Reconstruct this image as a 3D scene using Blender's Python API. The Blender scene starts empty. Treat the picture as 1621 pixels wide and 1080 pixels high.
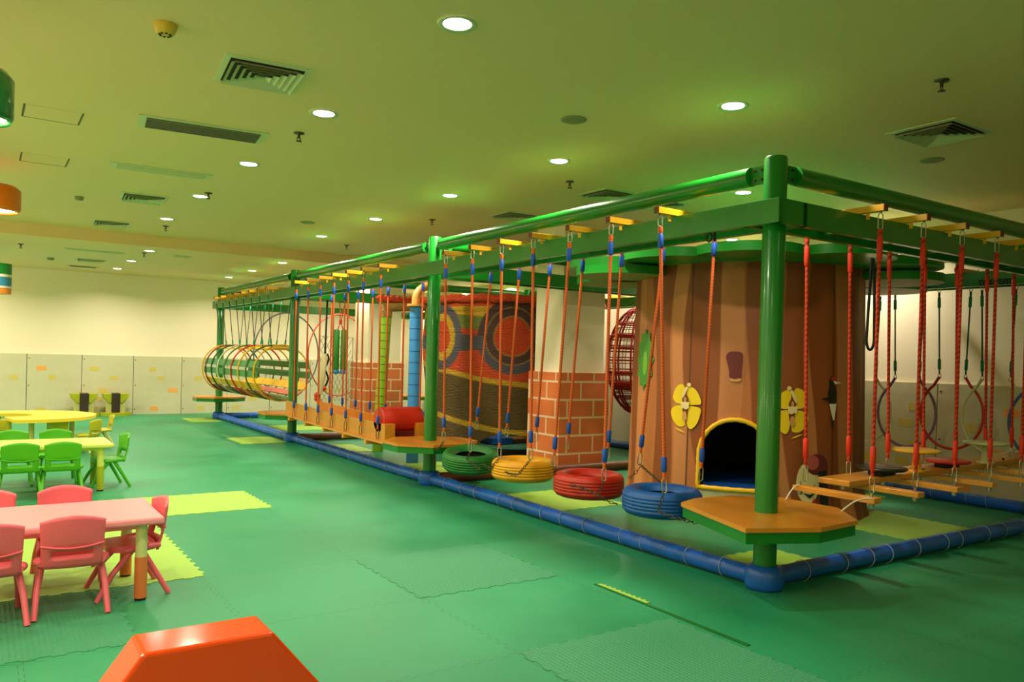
import bpy, math, random
from mathutils import Vector, Matrix
PI=math.pi
R=math.radians
rnd=random.Random(7)
SC=bpy.context.scene; COL=SC.collection
def lin(c):
    c/=255.0
    return c/12.92 if c<=0.04045 else ((c+0.055)/1.055)**2.4
def rgb(r,g,b): return (lin(r),lin(g),lin(b),1)
# ------------------------------------------------------------ materials
def mat(name,c,rough=.5,metal=0,bump=0,bscale=40,emit=None,es=0,var=0,vscale=3,coat=0,spec=.5):
    m=bpy.data.materials.new(name); m.use_nodes=True
    nt=m.node_tree; b=nt.nodes['Principled BSDF']
    b.inputs['Base Color'].default_value=rgb(*c); b.inputs['Roughness'].default_value=rough
    b.inputs['Metallic'].default_value=metal; b.inputs['Specular IOR Level'].default_value=spec
    if coat: b.inputs['Coat Weight'].default_value=coat; b.inputs['Coat Roughness'].default_value=.12
    if emit: b.inputs['Emission Color'].default_value=rgb(*emit); b.inputs['Emission Strength'].default_value=es
    if bump or var:
        tc=nt.nodes.new('ShaderNodeTexCoord')
    if bump:
        n=nt.nodes.new('ShaderNodeTexNoise'); n.inputs['Scale'].default_value=bscale; n.inputs['Detail'].default_value=3
        bp=nt.nodes.new('ShaderNodeBump'); bp.inputs['Strength'].default_value=bump; bp.inputs['Distance'].default_value=.02
        nt.links.new(tc.outputs['Object'],n.inputs['Vector']); nt.links.new(n.outputs['Fac'],bp.inputs['Height']); nt.links.new(bp.outputs['Normal'],b.inputs['Normal'])
    if var:
        n=nt.nodes.new('ShaderNodeTexNoise'); n.inputs['Scale'].default_value=vscale; n.inputs['Detail'].default_value=4
        mx=nt.nodes.new('ShaderNodeMixRGB'); mx.blend_type='MULTIPLY'
        cr=nt.nodes.new('ShaderNodeValToRGB'); cr.color_ramp.elements[0].position=.3; cr.color_ramp.elements[1].position=.7
        cr.color_ramp.elements[0].color=(1-var,1-var,1-var,1); cr.color_ramp.elements[1].color=(1,1,1,1)
        nt.links.new(tc.outputs['Object'],n.inputs['Vector']); nt.links.new(n.outputs['Fac'],cr.inputs['Fac'])
        mx.inputs[0].default_value=1; mx.inputs[1].default_value=rgb(*c); nt.links.new(cr.outputs['Color'],mx.inputs[2])
        nt.links.new(mx.outputs[0],b.inputs['Base Color'])
    return m
GREEN=mat('green_paint',(14,128,34),.32,var=.2,vscale=2,coat=.35,bump=.06,bscale=60)
GREEN_D=mat('green_paint_dark',(12,105,32),.4,var=.2)
YEL=mat('yellow_paint',(245,180,25),.4,var=.15,vscale=8)
BROWNCAP=mat('end_cap',(110,45,15),.5)
STEEL=mat('steel',(190,185,170),.3,metal=.9)
DARKSTEEL=mat('dark_steel',(95,85,65),.4,metal=.8)
BLACK=mat('black_rubber',(18,16,14),.6)
BLUEPAD=mat('blue_vinyl',(24,98,205),.36,var=.2,vscale=6,bump=.2,bscale=12)
BROWNPAD=mat('brown_vinyl',(120,62,34),.45,var=.3,vscale=6,bump=.3,bscale=12)
TIE=mat('pad_tie',(150,165,175),.6)
PLY=mat('varnished_plywood',(222,140,38),.35,var=.12,vscale=5,coat=.3)
WOOD=mat('varnished_wood',(225,150,48),.35,var=.12,vscale=6,coat=.3)
def rope_mat(name,c,c2,scale):
    m=mat(name,c,.75); nt=m.node_tree; b=nt.nodes['Principled BSDF']
    tc=nt.nodes.new('ShaderNodeTexCoord'); mp=nt.nodes.new('ShaderNodeMapping'); w=nt.nodes.new('ShaderNodeTexWave')
    w.wave_type='BANDS'; w.bands_direction='DIAGONAL'; w.inputs['Scale'].default_value=scale; mx=nt.nodes.new('ShaderNodeMixRGB')
    mx.inputs[1].default_value=rgb(*c2); mx.inputs[2].default_value=rgb(*c)
    nt.links.new(tc.outputs['Object'],mp.inputs['Vector']); nt.links.new(mp.outputs['Vector'],w.inputs['Vector'])
    nt.links.new(w.outputs['Fac'],mx.inputs[0]); nt.links.new(mx.outputs[0],b.inputs['Base Color'])
    return m
ROPE_O=rope_mat('orange_rope',(236,108,48),(200,80,34),26)
ROPE_R=rope_mat('red_rope',(232,62,26),(150,34,16),16)
ROPE_G=rope_mat('green_rope',(60,110,84),(36,80,60),26)
ROPE_K=mat('dark_rope',(84,84,66),.8)
SLEEVE_B=mat('blue_sleeve',(22,82,190),.6)
SLEEVE_R=mat('red_sleeve',(232,50,22),.55)
SLEEVE_G=mat('green_sleeve',(20,140,100),.6)
WHITECORD=mat('white_cord',(225,215,200),.7)
TIRE={'green':mat('green_tire',(24,120,40),.5,var=.3,vscale=7),'yellow':mat('yellow_tire',(246,172,10),.45,var=.15,vscale=7),
 'red':mat('red_tire',(205,38,18),.42,var=.2,vscale=7),'blue':mat('blue_tire',(20,92,180),.45,var=.2,vscale=7)}
PINK=mat('pink_plastic',(238,104,118),.38); PINKTOP=mat('pink_tabletop',(244,152,162),.3); ORLEG=mat('orange_leg',(222,120,62),.4); PALELEG=mat('pale_leg',(205,212,140),.35)
CHG=mat('green_plastic',(78,176,24),.38); CHGTOP=mat('lime_tabletop',(212,225,110),.3); CHGLEG=mat('olive_leg',(170,180,30),.4)
CHY=mat('yellow_plastic',(200,190,30),.4); CHYTOP=mat('yellow_tabletop',(244,216,60),.3); CHYLEG=mat('cream_leg',(215,210,110),.4)
ORANGE=mat('orange_vinyl',(228,68,6),.14,coat=.5,bump=.04,bscale=6)
LIME=mat('lime_foam',(150,192,70),.6,bump=.2,bscale=150)
TEXG=mat('textured_green_foam',(46,136,92),.62)
def add_dimples(m,sc=38,st=.6):
    nt=m.node_tree; b=nt.nodes['Principled BSDF']; tc=nt.nodes.new('ShaderNodeTexCoord'); ck=nt.nodes.new('ShaderNodeTexVoronoi')
    ck.inputs['Scale'].default_value=sc; ck.inputs['Randomness'].default_value=0; bp=nt.nodes.new('ShaderNodeBump'); bp.inputs['Strength'].default_value=st; bp.inputs['Distance'].default_value=.01
    nt.links.new(tc.outputs['Object'],ck.inputs['Vector']); nt.links.new(ck.outputs['Distance'],bp.inputs['Height']); nt.links.new(bp.outputs['Normal'],b.inputs['Normal'])
add_dimples(TEXG)
WALL=mat('cream_wall',(246,230,202),.7,var=.03,vscale=.6)
CEIL=mat('ceiling_paint',(236,206,152),.6)
VENTW=mat('vent_white',(205,210,170),.5); VENTG=mat('vent_grey',(120,120,95),.55); VENTK=mat('vent_dark',(30,32,24),.7)
LAMPDISC=mat('downlight_glass',(255,250,240),.4,emit=(255,250,232),es=14)
BRICK=mat('brick_print',(230,118,60),.5,var=.12,vscale=5); MORTAR=mat('mortar_print',(240,205,170),.55)
PADW=mat('wall_vinyl',(206,200,168),.38,bump=.8,bscale=3.0,var=.05,vscale=2)
SEAM=mat('seam_dark',(95,85,60),.7); PRY=mat('print_yellow',(212,190,104),.45); PRO=mat('print_orange',(240,168,90),.45)

def floor_mat():
    m=mat('green_foam_floor',(44,150,88),.42,spec=.35); nt=m.node_tree; b=nt.nodes['Principled BSDF']; N=nt.nodes; L=nt.links
    tc=N.new('ShaderNodeTexCoord'); sp=N.new('ShaderNodeSeparateXYZ'); L.new(tc.outputs['Object'],sp.inputs[0])
    def M(op,a,bb=None,c=None):
        n=N.new('ShaderNodeMath'); n.operation=op
        for i,v in enumerate((a,bb,c)):
            if v is None: continue
            if isinstance(v,(int,float)): n.inputs[i].default_value=v
            else: L.new(v,n.inputs[i])
        return n.outputs[0]
    T=1.06
    def seam(a,bq,off):
        tooth=M('MULTIPLY',M('SIGN',M('SINE',M('MULTIPLY',bq,2*PI/.085))),.011)
        f=M('FRACT',M('DIVIDE',M('ADD',M('ADD',a,off),tooth),T))
        d=M('MULTIPLY',M('ABSOLUTE',M('SUBTRACT',f,.5)),T)     # T/2 at the seam
        return M('GREATER_THAN',d,T/2-.0028)
    s=M('MAXIMUM',seam(sp.outputs[0],sp.outputs[1],2.11+20*T),seam(sp.outputs[1],sp.outputs[0],-.91+20*T))
    n1=N.new('ShaderNodeTexNoise'); n1.inputs['Scale'].default_value=.55; n1.inputs['Detail'].default_value=5; L.new(tc.outputs['Object'],n1.inputs['Vector'])
    cr=N.new('ShaderNodeValToRGB'); cr.color_ramp.elements[0].position=.35; cr.color_ramp.elements[1].position=.68
    cr.color_ramp.elements[0].color=rgb(16,124,78); cr.color_ramp.elements[1].color=rgb(44,150,100)
    L.new(n1.outputs['Fac'],cr.inputs['Fac'])
    # some tiles keep a greyer, more worn tone
    fl=N.new('ShaderNodeCombineXYZ'); L.new(M('FLOOR',M('DIVIDE',M('ADD',sp.outputs[0],2.11+20*T),T)),fl.inputs[0]); L.new(M('FLOOR',M('DIVIDE',M('ADD',sp.outputs[1],-.91+20*T),T)),fl.inputs[1])
    wn=N.new('ShaderNodeTexWhiteNoise'); L.new(fl.outputs[0],wn.inputs['Vector'])
    mt=N.new('ShaderNodeMixRGB'); L.new(M('MULTIPLY',wn.outputs['Value'],.22),mt.inputs[0]); L.new(cr.outputs['Color'],mt.inputs[1]); mt.inputs[2].default_value=rgb(70,142,102)
    mx=N.new('ShaderNodeMixRGB'); L.new(M('MULTIPLY',s,.55),mx.inputs[0]); L.new(mt.outputs[0],mx.inputs[1]); mx.inputs[2].default_value=rgb(14,70,40)
    L.new(mx.outputs[0],b.inputs['Base Color'])
    n2=N.new('ShaderNodeTexNoise'); n2.inputs['Scale'].default_value=160; bp=N.new('ShaderNodeBump'); bp.inputs['Strength'].default_value=.15; bp.inputs['Distance'].default_value=.004
    L.new(tc.outputs['Object'],n2.inputs['Vector']); L.new(n2.outputs['Fac'],bp.inputs['Height']); L.new(bp.outputs['Normal'],b.inputs['Normal'])
    n3=N.new('ShaderNodeTexNoise'); n3.inputs['Scale'].default_value=1.1; n3.inputs['Detail'].default_value=4; L.new(tc.outputs['Object'],n3.inputs['Vector'])
    L.new(M('ADD',M('MULTIPLY',n3.outputs['Fac'],.3),.3),b.inputs['Roughness'])
    return m
FLOOR=floor_mat()
# ------------------------------------------------------------ mesh builder
class MB:
    def __init__(s): s.v=[];s.f=[];s.m=[];s.sm=[]
    def add(s,vs,fs,mi=0,smooth=False,M=None):
        o=len(s.v)
        for p in vs:
            p=Vector(p); s.v.append(M@p if M is not None else p)
        for f in fs: s.f.append([i+o for i in f]); s.m.append(mi); s.sm.append(smooth)
    def box(s,a,b,mi=0,M=None):
        x0,y0,z0=a;x1,y1,z1=b
        s.add([(x0,y0,z0),(x1,y0,z0),(x1,y1,z0),(x0,y1,z0),(x0,y0,z1),(x1,y0,z1),(x1,y1,z1),(x0,y1,z1)],
              [(0,3,2,1),(4,5,6,7),(0,1,5,4),(1,2,6,5),(2,3,7,6),(3,0,4,7)],mi,False,M)
    def tube(s,pts,r,mi=0,n=10,closed=False,caps=True,M=None):
        pts=[Vector(p) for p in pts]; k=len(pts); rr=r if isinstance(r,(list,tuple)) else [r]*k
        up=None; vs=[]
        for i,p in enumerate(pts):
            if closed: t=pts[(i+1)%k]-pts[i-1]
            else: t=pts[min(i+1,k-1)]-pts[max(i-1,0)]
            if t.length<1e-9: t=Vector((0,0,1))
            t.normalize()
            if up is None:
                a=Vector((0,0,1)) if abs(t.z)<.9 else Vector((1,0,0)); up=(a-t*a.dot(t)).normalized()
            else:
                q=up-t*up.dot(t)
                if q.length>1e-6: up=q.normalized()
            w=t.cross(up)
            for j in range(n):
                a=2*PI*j/n; vs.append(p+up*(math.cos(a)*rr[i])+w*(math.sin(a)*rr[i]))
        fs=[]
        for i in range(k if closed else k-1):
            for j in range(n):
                a=i*n+j;b=i*n+(j+1)%n;c=((i+1)%k)*n+(j+1)%n;d=((i+1)%k)*n+j; fs.append((a,b,c,d))
        s.add(vs,fs,mi,True,M)
        if caps and not closed:
            s.add(vs[:n],[tuple(range(n))[::-1]],mi,False,M); s.add(vs[-n:],[tuple(range(n))],mi,False,M)
    def lathe(s,prof,c=(0,0,0),n=24,mi=0,M=None,sx=1,sy=1,smooth=True):
        vs=[];k=len(prof)
        for r,z in prof:
            for j in range(n):
                a=2*PI*j/n; vs.append((c[0]+r*math.cos(a)*sx,c[1]+r*math.sin(a)*sy,c[2]+z))
        fs=[(i*n+j,i*n+(j+1)%n,(i+1)*n+(j+1)%n,(i+1)*n+j) for i in range(k-1) for j in range(n)]
        s.add(vs,fs,mi,smooth,M)
    def prism(s,poly,z0,z1,mi=0,mside=None,M=None,smooth=False):
        n=len(poly); vs=[(x,y,z0) for x,y in poly]+[(x,y,z1) for x,y in poly]
        s.add(vs,[tuple(range(n))[::-1],tuple(range(n,2*n))],mi,False,M)
        s.add(vs,[(i,(i+1)%n,n+(i+1)%n,n+i) for i in range(n)],mi if mside is None else mside,smooth,M)
    def build(s,name,mats,parent=None,loc=None,bevel=0,subsurf=0):
        me=bpy.data.meshes.new(name); me.from_pydata([tuple(p) for p in s.v],[],s.f)
        if not isinstance(mats,(list,tuple)): mats=[mats]
        for m in mats: me.materials.append(m)
        me.polygons.foreach_set('material_index',s.m); me.polygons.foreach_set('use_smooth',s.sm); me.update()
        o=bpy.data.objects.new(name,me); COL.objects.link(o)
        if parent: o.parent=parent
        if loc: o.location=loc
        if bevel:
            b=o.modifiers.new('bevel','BEVEL'); b.width=bevel; b.segments=2; b.limit_method='ANGLE'; b.angle_limit=R(40)
        if subsurf:
            b=o.modifiers.new('sub','SUBSURF'); b.levels=subsurf; b.render_levels=subsurf
        return o
def tag(o,label,cat,group=None,kind=None):
    if label: o['label']=label
    if cat: o['category']=cat
    if group: o['group']=group
    if kind: o['kind']=kind
    return o
def empty(name,loc=(0,0,0),rz=0):
    o=bpy.data.objects.new(name,None); o.location=loc; o.rotation_euler=(0,0,rz); o.empty_display_size=.1; COL.objects.link(o); return o
def copy_tree(o,parent=None):
    c=o.copy(); COL.objects.link(c)
    if parent: c.parent=parent
    for ch in list(o.children): copy_tree(ch,c)
    return c
def struct(o): o['kind']='structure'; return o
def rotz(a): return Matrix.Rotation(a,4,'Z')
def T(x,y,z): return Matrix.Translation((x,y,z))
def circle(c,r,ax='z',n=32,a0=0,a1=2*PI,closed=True,rz=0):
    out=[]
    k=n if closed else n+1
    for i in range(k):
        a=a0+(a1-a0)*i/n; x,y=r*math.cos(a),r*math.sin(a)
        p={'z':(x,y,0),'y':(x,0,y),'x':(0,x,y)}[ax]
        v=rotz(rz)@Vector(p); out.append(Vector(c)+v)
    return out
# ------------------------------------------------------------ room
ZC,ZF=3.35,3.17; YW=16.4; XR=5.3; XL=-9.0; YB=-8.0; YS=10.6
m=MB(); m.box((XL,YB,-.1),(XR+.2,YW+.2,0)); struct(m.build('floor',FLOOR))
m=MB(); m.box((XL,YW,0),(XR+.2,YW+.2,ZC)); struct(m.build('wall_back',WALL))
m=MB(); m.box((XR,YB,0),(XR+.2,YW,ZC)); struct(m.build('wall_right',WALL))
m=MB(); m.box((XL-.2,YB,0),(XL,YW,ZC)); struct(m.build('wall_left',WALL))
m=MB(); m.box((XL-.2,YB-.2,0),(XR+.2,YB,ZC)); struct(m.build('wall_front',WALL))
m=MB(); m.box((XL,YB,ZC),(XR,YS,ZC+.06)); struct(m.build('ceiling',CEIL))
m=MB(); m.box((XL,YS,ZF),(XR,YW,ZC+.06)); struct(m.build('ceiling',CEIL))
m=MB(); m.box((XL,YS-.012,ZF),(XR,YS,ZC)); struct(m.build('trim_1',CEIL))
# ------------------------------------------------------------ wall padding
def wall_pad(i,x0,x1,y,axis,label,group):
    m=MB(); h=1.335; t=.04; w=x1-x0
    m.box((0,0,0),(w-.012,t,h),0)
    rr=random.Random(i*13+5)
    for zz in (.12,.66,1.24):
        for xx in (.035,):
            m.tube([(xx,-.006,zz),(xx,.002,zz)],.013,3,8)
    used=[]
    for k in range(rr.choice((5,6,7))):
        px=rr.uniform(.08,w-.28); pz=rr.choice((.08,.3,.5,.78,.98)); pw=rr.uniform(.14,.2)
        if any(abs(pz-b)<.11 and px<a+.24 and a<px+.24 for a,b in used): continue
        used.append((px,pz))
        m.box((px,-.002,pz),(px+pw,.001,pz+.1),rr.choice((1,1,1,2)))
    m.box((w-.012,.02,0),(w,t,h),3)
    o=m.build('wall_pad',[PADW,PRY,PRO,SEAM])
    if axis=='y': o.location=(x0,y-t,0)
    else: o.location=(y-t,x1,0); o.rotation_euler=(0,0,-PI/2)
    return tag(o,label,'wall padding',group)
ordn=['first','second','third','fourth','fifth','sixth','seventh','eighth','ninth','tenth','eleventh','twelfth','thirteenth']
xs=-5.64; i=0
while xs<XR-.3:
    x1=min(xs+1.04,XR-.05)
    n=int(round((xs+5.64)/1.04))
    wall_pad(i,xs,x1,YW,'y','cream brick-printed vinyl pad on the far wall, %s from the left'%ordn[n],'quilted pads along the far wall'); xs=x1; i+=1
ys=16.2; n=0
while ys>-1.2:
    if ys<7.4 :
        y0=ys-1.04
        wall_pad(40+n,y0,ys,XR,'x','shaded cream vinyl pad on the right wall, %s towards the camera'%ordn[n],'quilted pads along the right wall'); n+=1
    ys-=1.04
# ------------------------------------------------------------ foam mats
def jig_mat(x0,x1,y0,y1,mt,label,name='foam_mat',group='lime foam mats set in the floor',z=.004):
    m=MB(); P=[]; t=.062; d=.018
    def edge(ax,a,b,fix,sgn):
        n=max(2,int(abs(b-a)/t)); out=[]
        for i in range(n):
            u0=a+(b-a)*i/n;u1=a+(b-a)*(i+1)/n; f=fix+(sgn*d if i%2 else 0)
            out+= [(u0,f),(u1,f)] if ax=='x' else [(f,u0),(f,u1)]
        return out
    P=edge('x',x0,x1,y0,-1)+edge('y',y0,y1,x1,1)+edge('x',x1,x0,y1,1)+edge('y',y1,y0,x0,-1)
    Q=[]
    for p in P:
        if not Q or (abs(Q[-1][0]-p[0])+abs(Q[-1][1]-p[1]))>1e-5: Q.append(p)
    m.prism(Q,0.0,z); o=m.build(name,mt); return tag(o,label,'floor mat',group)
jig_mat(-5.25,-3.15,2.03,4.12,LIME,'large lime foam mat under the back of the pink table')
jig_mat(-4.2,-2.04,4.18,5.2,LIME,'long lime foam mat on open floor between pink and green tables')
jig_mat(.22,1.26,2.78,3.8,LIME,'lime foam mat beneath the red and yellow tyres')
jig_mat(.06,.98,.24,.72,LIME,'small lime foam mat behind the corner post base')
jig_mat(2.38,3.42,.3,1.3,LIME,'lime foam mat right of the tree playhouse under the step planks')
jig_mat(-.85,-.12,9.6,10.6,LIME,'lime foam mat outside the blue base pad by the third post')
jig_mat(-.7,-.1,13.9,15.0,LIME,'lime foam mat beside the farthest post of the course')
jig_mat(.5,1.7,11.6,12.7,LIME,'lime foam mat beneath the hoop tunnel inside the frame')
jig_mat(.22,1.26,5.4,6.45,LIME,'lime foam mat around the foot of the blue padded pole')
jig_mat(.3,.75,8.0,9.0,LIME,'narrow lime foam mat under the plank bridge')
jig_mat(3.0,4.4,1.75,2.8,LIME,'lime foam mat beyond the playhouse by the right base pad')
jig_mat(-2.11,-1.05,.91,1.95,TEXG,'textured green foam tile on open floor left of the corner post','foam_tile','dimpled green foam tiles',.0025)
jig_mat(-2.1,-1.04,-1.2,-.15,TEXG,'textured green foam tile at the bottom of the photo right of centre','foam_tile','dimpled green foam tiles',.0025)
jig_mat(-5.3,-3.72,.95,1.98,TEXG,'ribbed green foam tile beneath the near pink chairs','foam_tile','dimpled green foam tiles',.0025)
m=MB(); P=[(0,0),(.47,0)]; 
for k in range(9,-1,-1): P+= [(.47*(k+.8)/10,.05),(.47*(k+.6)/10,.03),(.47*(k+.2)/10,.03)]
m.prism(P,0,.006); o=m.build('foam_edge_strip',LIME,loc=(-.955,.6,0)); o.rotation_euler=(0,0,-PI/2)
tag(o,'short toothed lime edging strip lying on the open green floor','mat edging')
m=MB(); m.prism([(0,0),(1.3,0),(1.3,.03),(0,.02)],0,.005); o=m.build('foam_edge_strip',GREEN_D,loc=(-.97,.62,0)); o.rotation_euler=(0,0,-PI/2-.02)
tag(o,'long dark green edging strip beside the toothed lime strip','mat edging')
# ------------------------------------------------------------ climbing frame
YP=[0,4.79,9.73,14.67]; XP=4.8; ZB0,ZB1=2.43,2.59; ZRAIL=2.80; ZTOP=2.9
fr=tag(empty('climbing_frame',(0,0,0)),'green steel rope course frame with posts, double beams and blue padded base','climbing frame')
def post(x,y):
    m=MB(); m.tube([(0,0,0),(0,0,ZTOP-.012),(0,0,ZTOP)],[.076,.076,.068],0,28); return m.build('post',GREEN,fr,(x,y,0))
for x in (0,XP):
    for y in YP: post(x,y)
def beam_run(p0,p1,ext0=.15,ext1=.15):
    # two parallel side members with small cross ties
    p0=Vector(p0);p1=Vector(p1); d=(p1-p0).normalized(); L=(p1-p0).length; a=math.atan2(d.y,d.x)
    M=T(p0.x,p0.y,0)@rotz(a); m=MB()
    for s in (-1,1):
        y0,y1=sorted((s*.10,s*.15)); m.box((-ext0*1.0 if s else 0,y0,ZB0),(L+ext1,y1,ZB1),0,M)
    k=int(L/.62)
    for i in range(1,k): m.box((L*i/k-.02,-.1,ZB0+.03),(L*i/k+.02,.1,ZB0+.07),0,M)
    return m.build('beam',GREEN,fr,bevel=.004)
for j in range(3):
    for x in (0,XP):
        beam_run((x,YP[j],0),(x,YP[j+1],0),.15 if j==0 else -.0,.15 if j==2 else 0)
for y in (0,YP[3]): beam_run((0,y,0),(XP,y,0),.1499,.1499)
for y in YP[1:3]: beam_run((0,y,0),(XP,y,0),-.152,-.152)
def rail(p0,p1):
    p0=Vector(p0);p1=Vector(p1);d=(p1-p0).normalized(); m=MB()
    q0=p0+d*.2;q1=p1-d*.2
    m.tube([q0,q0+d*.004,q1],[.066,.066,.066],0,20)
    a=math.atan2(d.y,d.x)
    for q,sg in ((p0,1),(p1,-1)):
        M=T(*q)@rotz(a if sg>0 else a+PI)
        m.box((.06,-.012,-.06),(.25,.012,.06),0,M)
        for bx in (.1,.16):
            for bz in (-.032,.032):
                for sy in (-1,1): m.tube([M@Vector((bx,sy*.012,bz)),M@Vector((bx,sy*.026,bz))],.011,1,6)
    return m.build('top_rail',[GREEN,DARKSTEEL],fr)
for x in (0,XP):
    for j in range(3): rail((x,YP[j],ZRAIL),(x,YP[j+1],ZRAIL))
for y in (0,YP[3],YP[1],YP[2]): rail((0,y,ZRAIL),(XP,y,ZRAIL))
# base pads
def pad_run(p0,p1,mt,r=.062,wav=.003,ties=True):
    p0=Vector(p0);p1=Vector(p1);L=(p1-p0).length;d=(p1-p0).normalized();n=int(L/.1);m=MB();pts=[];rr=[]
    side=Vector((-d.y,d.x,0))
    for i in range(n+1):
        f=i/n; pts.append(p0+d*(L*f)+side*(.012*math.sin(f*L*1.3))+Vector((0,0,r+.004))); rr.append(r+wav*math.sin(i*1.7)*.5)
    m.tube(pts,rr,0,16)
    if ties:
        k=int(L/.36)
        for i in range(1,k):
            c=p0+d*(L*(i+rnd.uniform(-.3,.3))/k)+side*0; c.z=r+.004
            ring=[c+side*(math.cos(a)*(r+.012))+Vector((0,0,math.sin(a)*(r+.01)))+d*(.012*math.sin(a)) for a in [2*PI*q/18 for q in range(18)]]
            m.tube(ring,.0026,1,5,closed=True)
    m.build('base_pad',[mt,TIE],fr)
for j in range(3):
    for x in (0,XP): pad_run((x,YP[j],0),(x,YP[j+1],0),BLUEPAD)
pad_run((0,0,0),(XP,0,0),BLUEPAD); pad_run((0,YP[3],0),(XP,YP[3],0),BLUEPAD)
for y in YP[1:3]: pad_run((.1,y,0),(XP-.1,y,0),BROWNPAD,ties=False)
for x in (0,XP):
    for y in YP:
        m=MB(); m.lathe([(.001,.0),(.12,.0),(.128,.03),(.128,.1),(.115,.145),(.08,.16)],(x,y,0),28); m.build('base_pad',BLUEPAD,fr)
# platforms
def platform(x,y,poly,z=.515,rot=0):
    e=bpy.data.objects.new('platform',None); COL.objects.link(e); e.parent=fr; e.location=(x,y,0); e.rotation_euler=(0,0,rot)
    m=MB(); m.prism(poly,z-.028,z); m.build('deck',PLY,e,bevel=.005)
    cx=sum(p[0] for p in poly)/len(poly); cy=sum(p[1] for p in poly)/len(poly)
    m=MB(); q=[((px-cx)*.975+cx,(py-cy)*.975+cy) for px,py in poly]; qi=[((px-cx)*.93+cx,(py-cy)*.93+cy) for px,py in poly]; n=len(q)
    vs=[(a,b,z-.1) for a,b in q]+[(a,b,z-.03) for a,b in q]+[(a,b,z-.1) for a,b in qi]+[(a,b,z-.03) for a,b in qi]
    m.add(vs,[(i,(i+1)%n,n+(i+1)%n,n+i) for i in range(n)]+[(2*n+i,3*n+i,3*n+(i+1)%n,2*n+(i+1)%n) for i in range(n)]+[(i,2*n+i,2*n+(i+1)%n,(i+1)%n) for i in range(n)]+[(n+i,n+(i+1)%n,3*n+(i+1)%n,3*n+i) for i in range(n)])
    m.box((-.4,-.03,z-.09),(.4,.03,z-.03)); m.box((-.03,-.38,z-.09),(.03,.4,z-.03)); m.lathe([(.0766,z-.14),(.1,z-.13),(.1,z-.1)],n=20)
    m.build('deck_frame',GREEN,e)
platform(0,0,[(-.57,-.3),(-.12,-.505),(.31,-.475),(.6,-.14),(.58,.33),(.3,.56),(-.05,.59),(-.28,.51)])
oct_=[(.57*math.cos(R(22.5+45*k)),.53*math.sin(R(22.5+45*k))) for k in range(8)]
platform(0,YP[1],oct_); platform(0,YP[2],oct_,.5); platform(0,YP[3],oct_,.5)
for y in YP[1:]: platform(XP,y,oct_,.5)
# brackets
def bracket(p,axis,L=.30):
    m=MB(); z=ZB1; w=.023
    M=T(p[0],p[1],0)@(Matrix.Identity(4) if axis=='x' else rotz(-PI/2))
    m.box((-L-.03,-w,z+.001),(L+.03,w,z+.047),0,M)
    for s in (-1,1):
        m.box((s*(L+.032)-.004,-w-.001,z),(s*(L+.032)+.004,w+.001,z+.048),1,M)
        m.box((s*(L-.1)-.012,-.005,z-.045),(s*(L-.1)+.012,.005,z+.001),0,M)
        m.tube([M@Vector((s*L,0,z-.01)),M@Vector((s*L,0,z+.065))],.007,2,6)
    m.build('bracket',[YEL,BROWNCAP,DARKSTEEL],fr,bevel=.002)
BY1=[.78,1.32,1.84,2.38,2.9,3.44,3.99]; BY2=[5.64,6.17,6.68,7.2,7.73,8.25,8.8]; BY3=[10.3+.515*k for k in range(8)]
BX0=[.76,1.315,1.87,2.42,2.97,3.52,4.05]
for y in BY1+BY2+BY3: bracket((0,y),'x')
for x in BX0: bracket((x,0),'y')
# right side brackets
BYR=[1.1,1.5,1.9,5.7,6.3,6.9,7.5]
for y in BYR: bracket((XP,y),'x',.22)
# ------------------------------------------------------------ rope hardware
def rope(m,top,bot,ri=0,si=1,hi=2,r=.0125,sl=.1,sr=.021,hook=.09,bothook=.1):
    top=Vector(top);bot=Vector(bot);d=(bot-top).normalized();L=(bot-top).length
    # shackle loop
    a=top; b=top+d*hook
    s=Vector((d.y,-d.x,0)); s=Vector((.012,0,0)) if s.length<.01 else s.normalized()*.012
    s=Vector((.013,-.009,0))
    m.tube([a+s*.2,a+s+d*.02,b+s-d*.01,b+s*.2,b-s*.2,b-s-d*.01,a-s+d*.02,a-s*.2],.005,hi,6,closed=True)
    n=12; pts=[b+(bot-b)*(i/n) for i in range(n+1)]
    m.tube(pts,r,ri,8)
    m.tube([b,b+d*.02,b+d*.05],[r*1.3,r*1.5,r*1.2],ri,8)
    m.tube([b+d*.05,b+d*.06,b+d*(.05+sl),b+d*(.06+sl)],[r,sr,sr,r],si,8)
    e=bot; m.tube([e-d*(.06+sl),e-d*(.05+sl),e-d*.06,e-d*.05],[r,sr,sr,r],si,8)
    if bothook:
        c=e+d*bothook
        m.tube([e+s*.2-d*.01,e+s+d*.01,c+s-d*.01,c+s*.2,c-s*.2,c-s-d*.01,e-s+d*.01,e-s*.2-d*.01],.005,hi,6,closed=True)
def chain(m,p0,p1,sag,mi=0,n=None,r=.0035):
    p0=Vector(p0);p1=Vector(p1);L=(p1-p0).length; n=n or max(3,int(L/.03))
    for i in range(n):
        f0=i/n;f1=(i+1)/n
        def P(f): return p0+(p1-p0)*f+Vector((0,0,-sag*4*f*(1-f)))
        a=P(f0);b=P(f1);d=(b-a);l=d.length;d.normalize()
        w=d.cross(Vector((0,0,1)));w=w.normalized() if w.length>.01 else Vector((1,0,0))
        if i%2: w=d.cross(w)
        w=w*.01; e=d*(l*.62); c=(a+b)/2
        m.tube([c-e,c-e*.6+w,c+e*.6+w,c+e,c+e*.6-w,c-e*.6-w],r,mi,5,closed=True)
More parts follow.
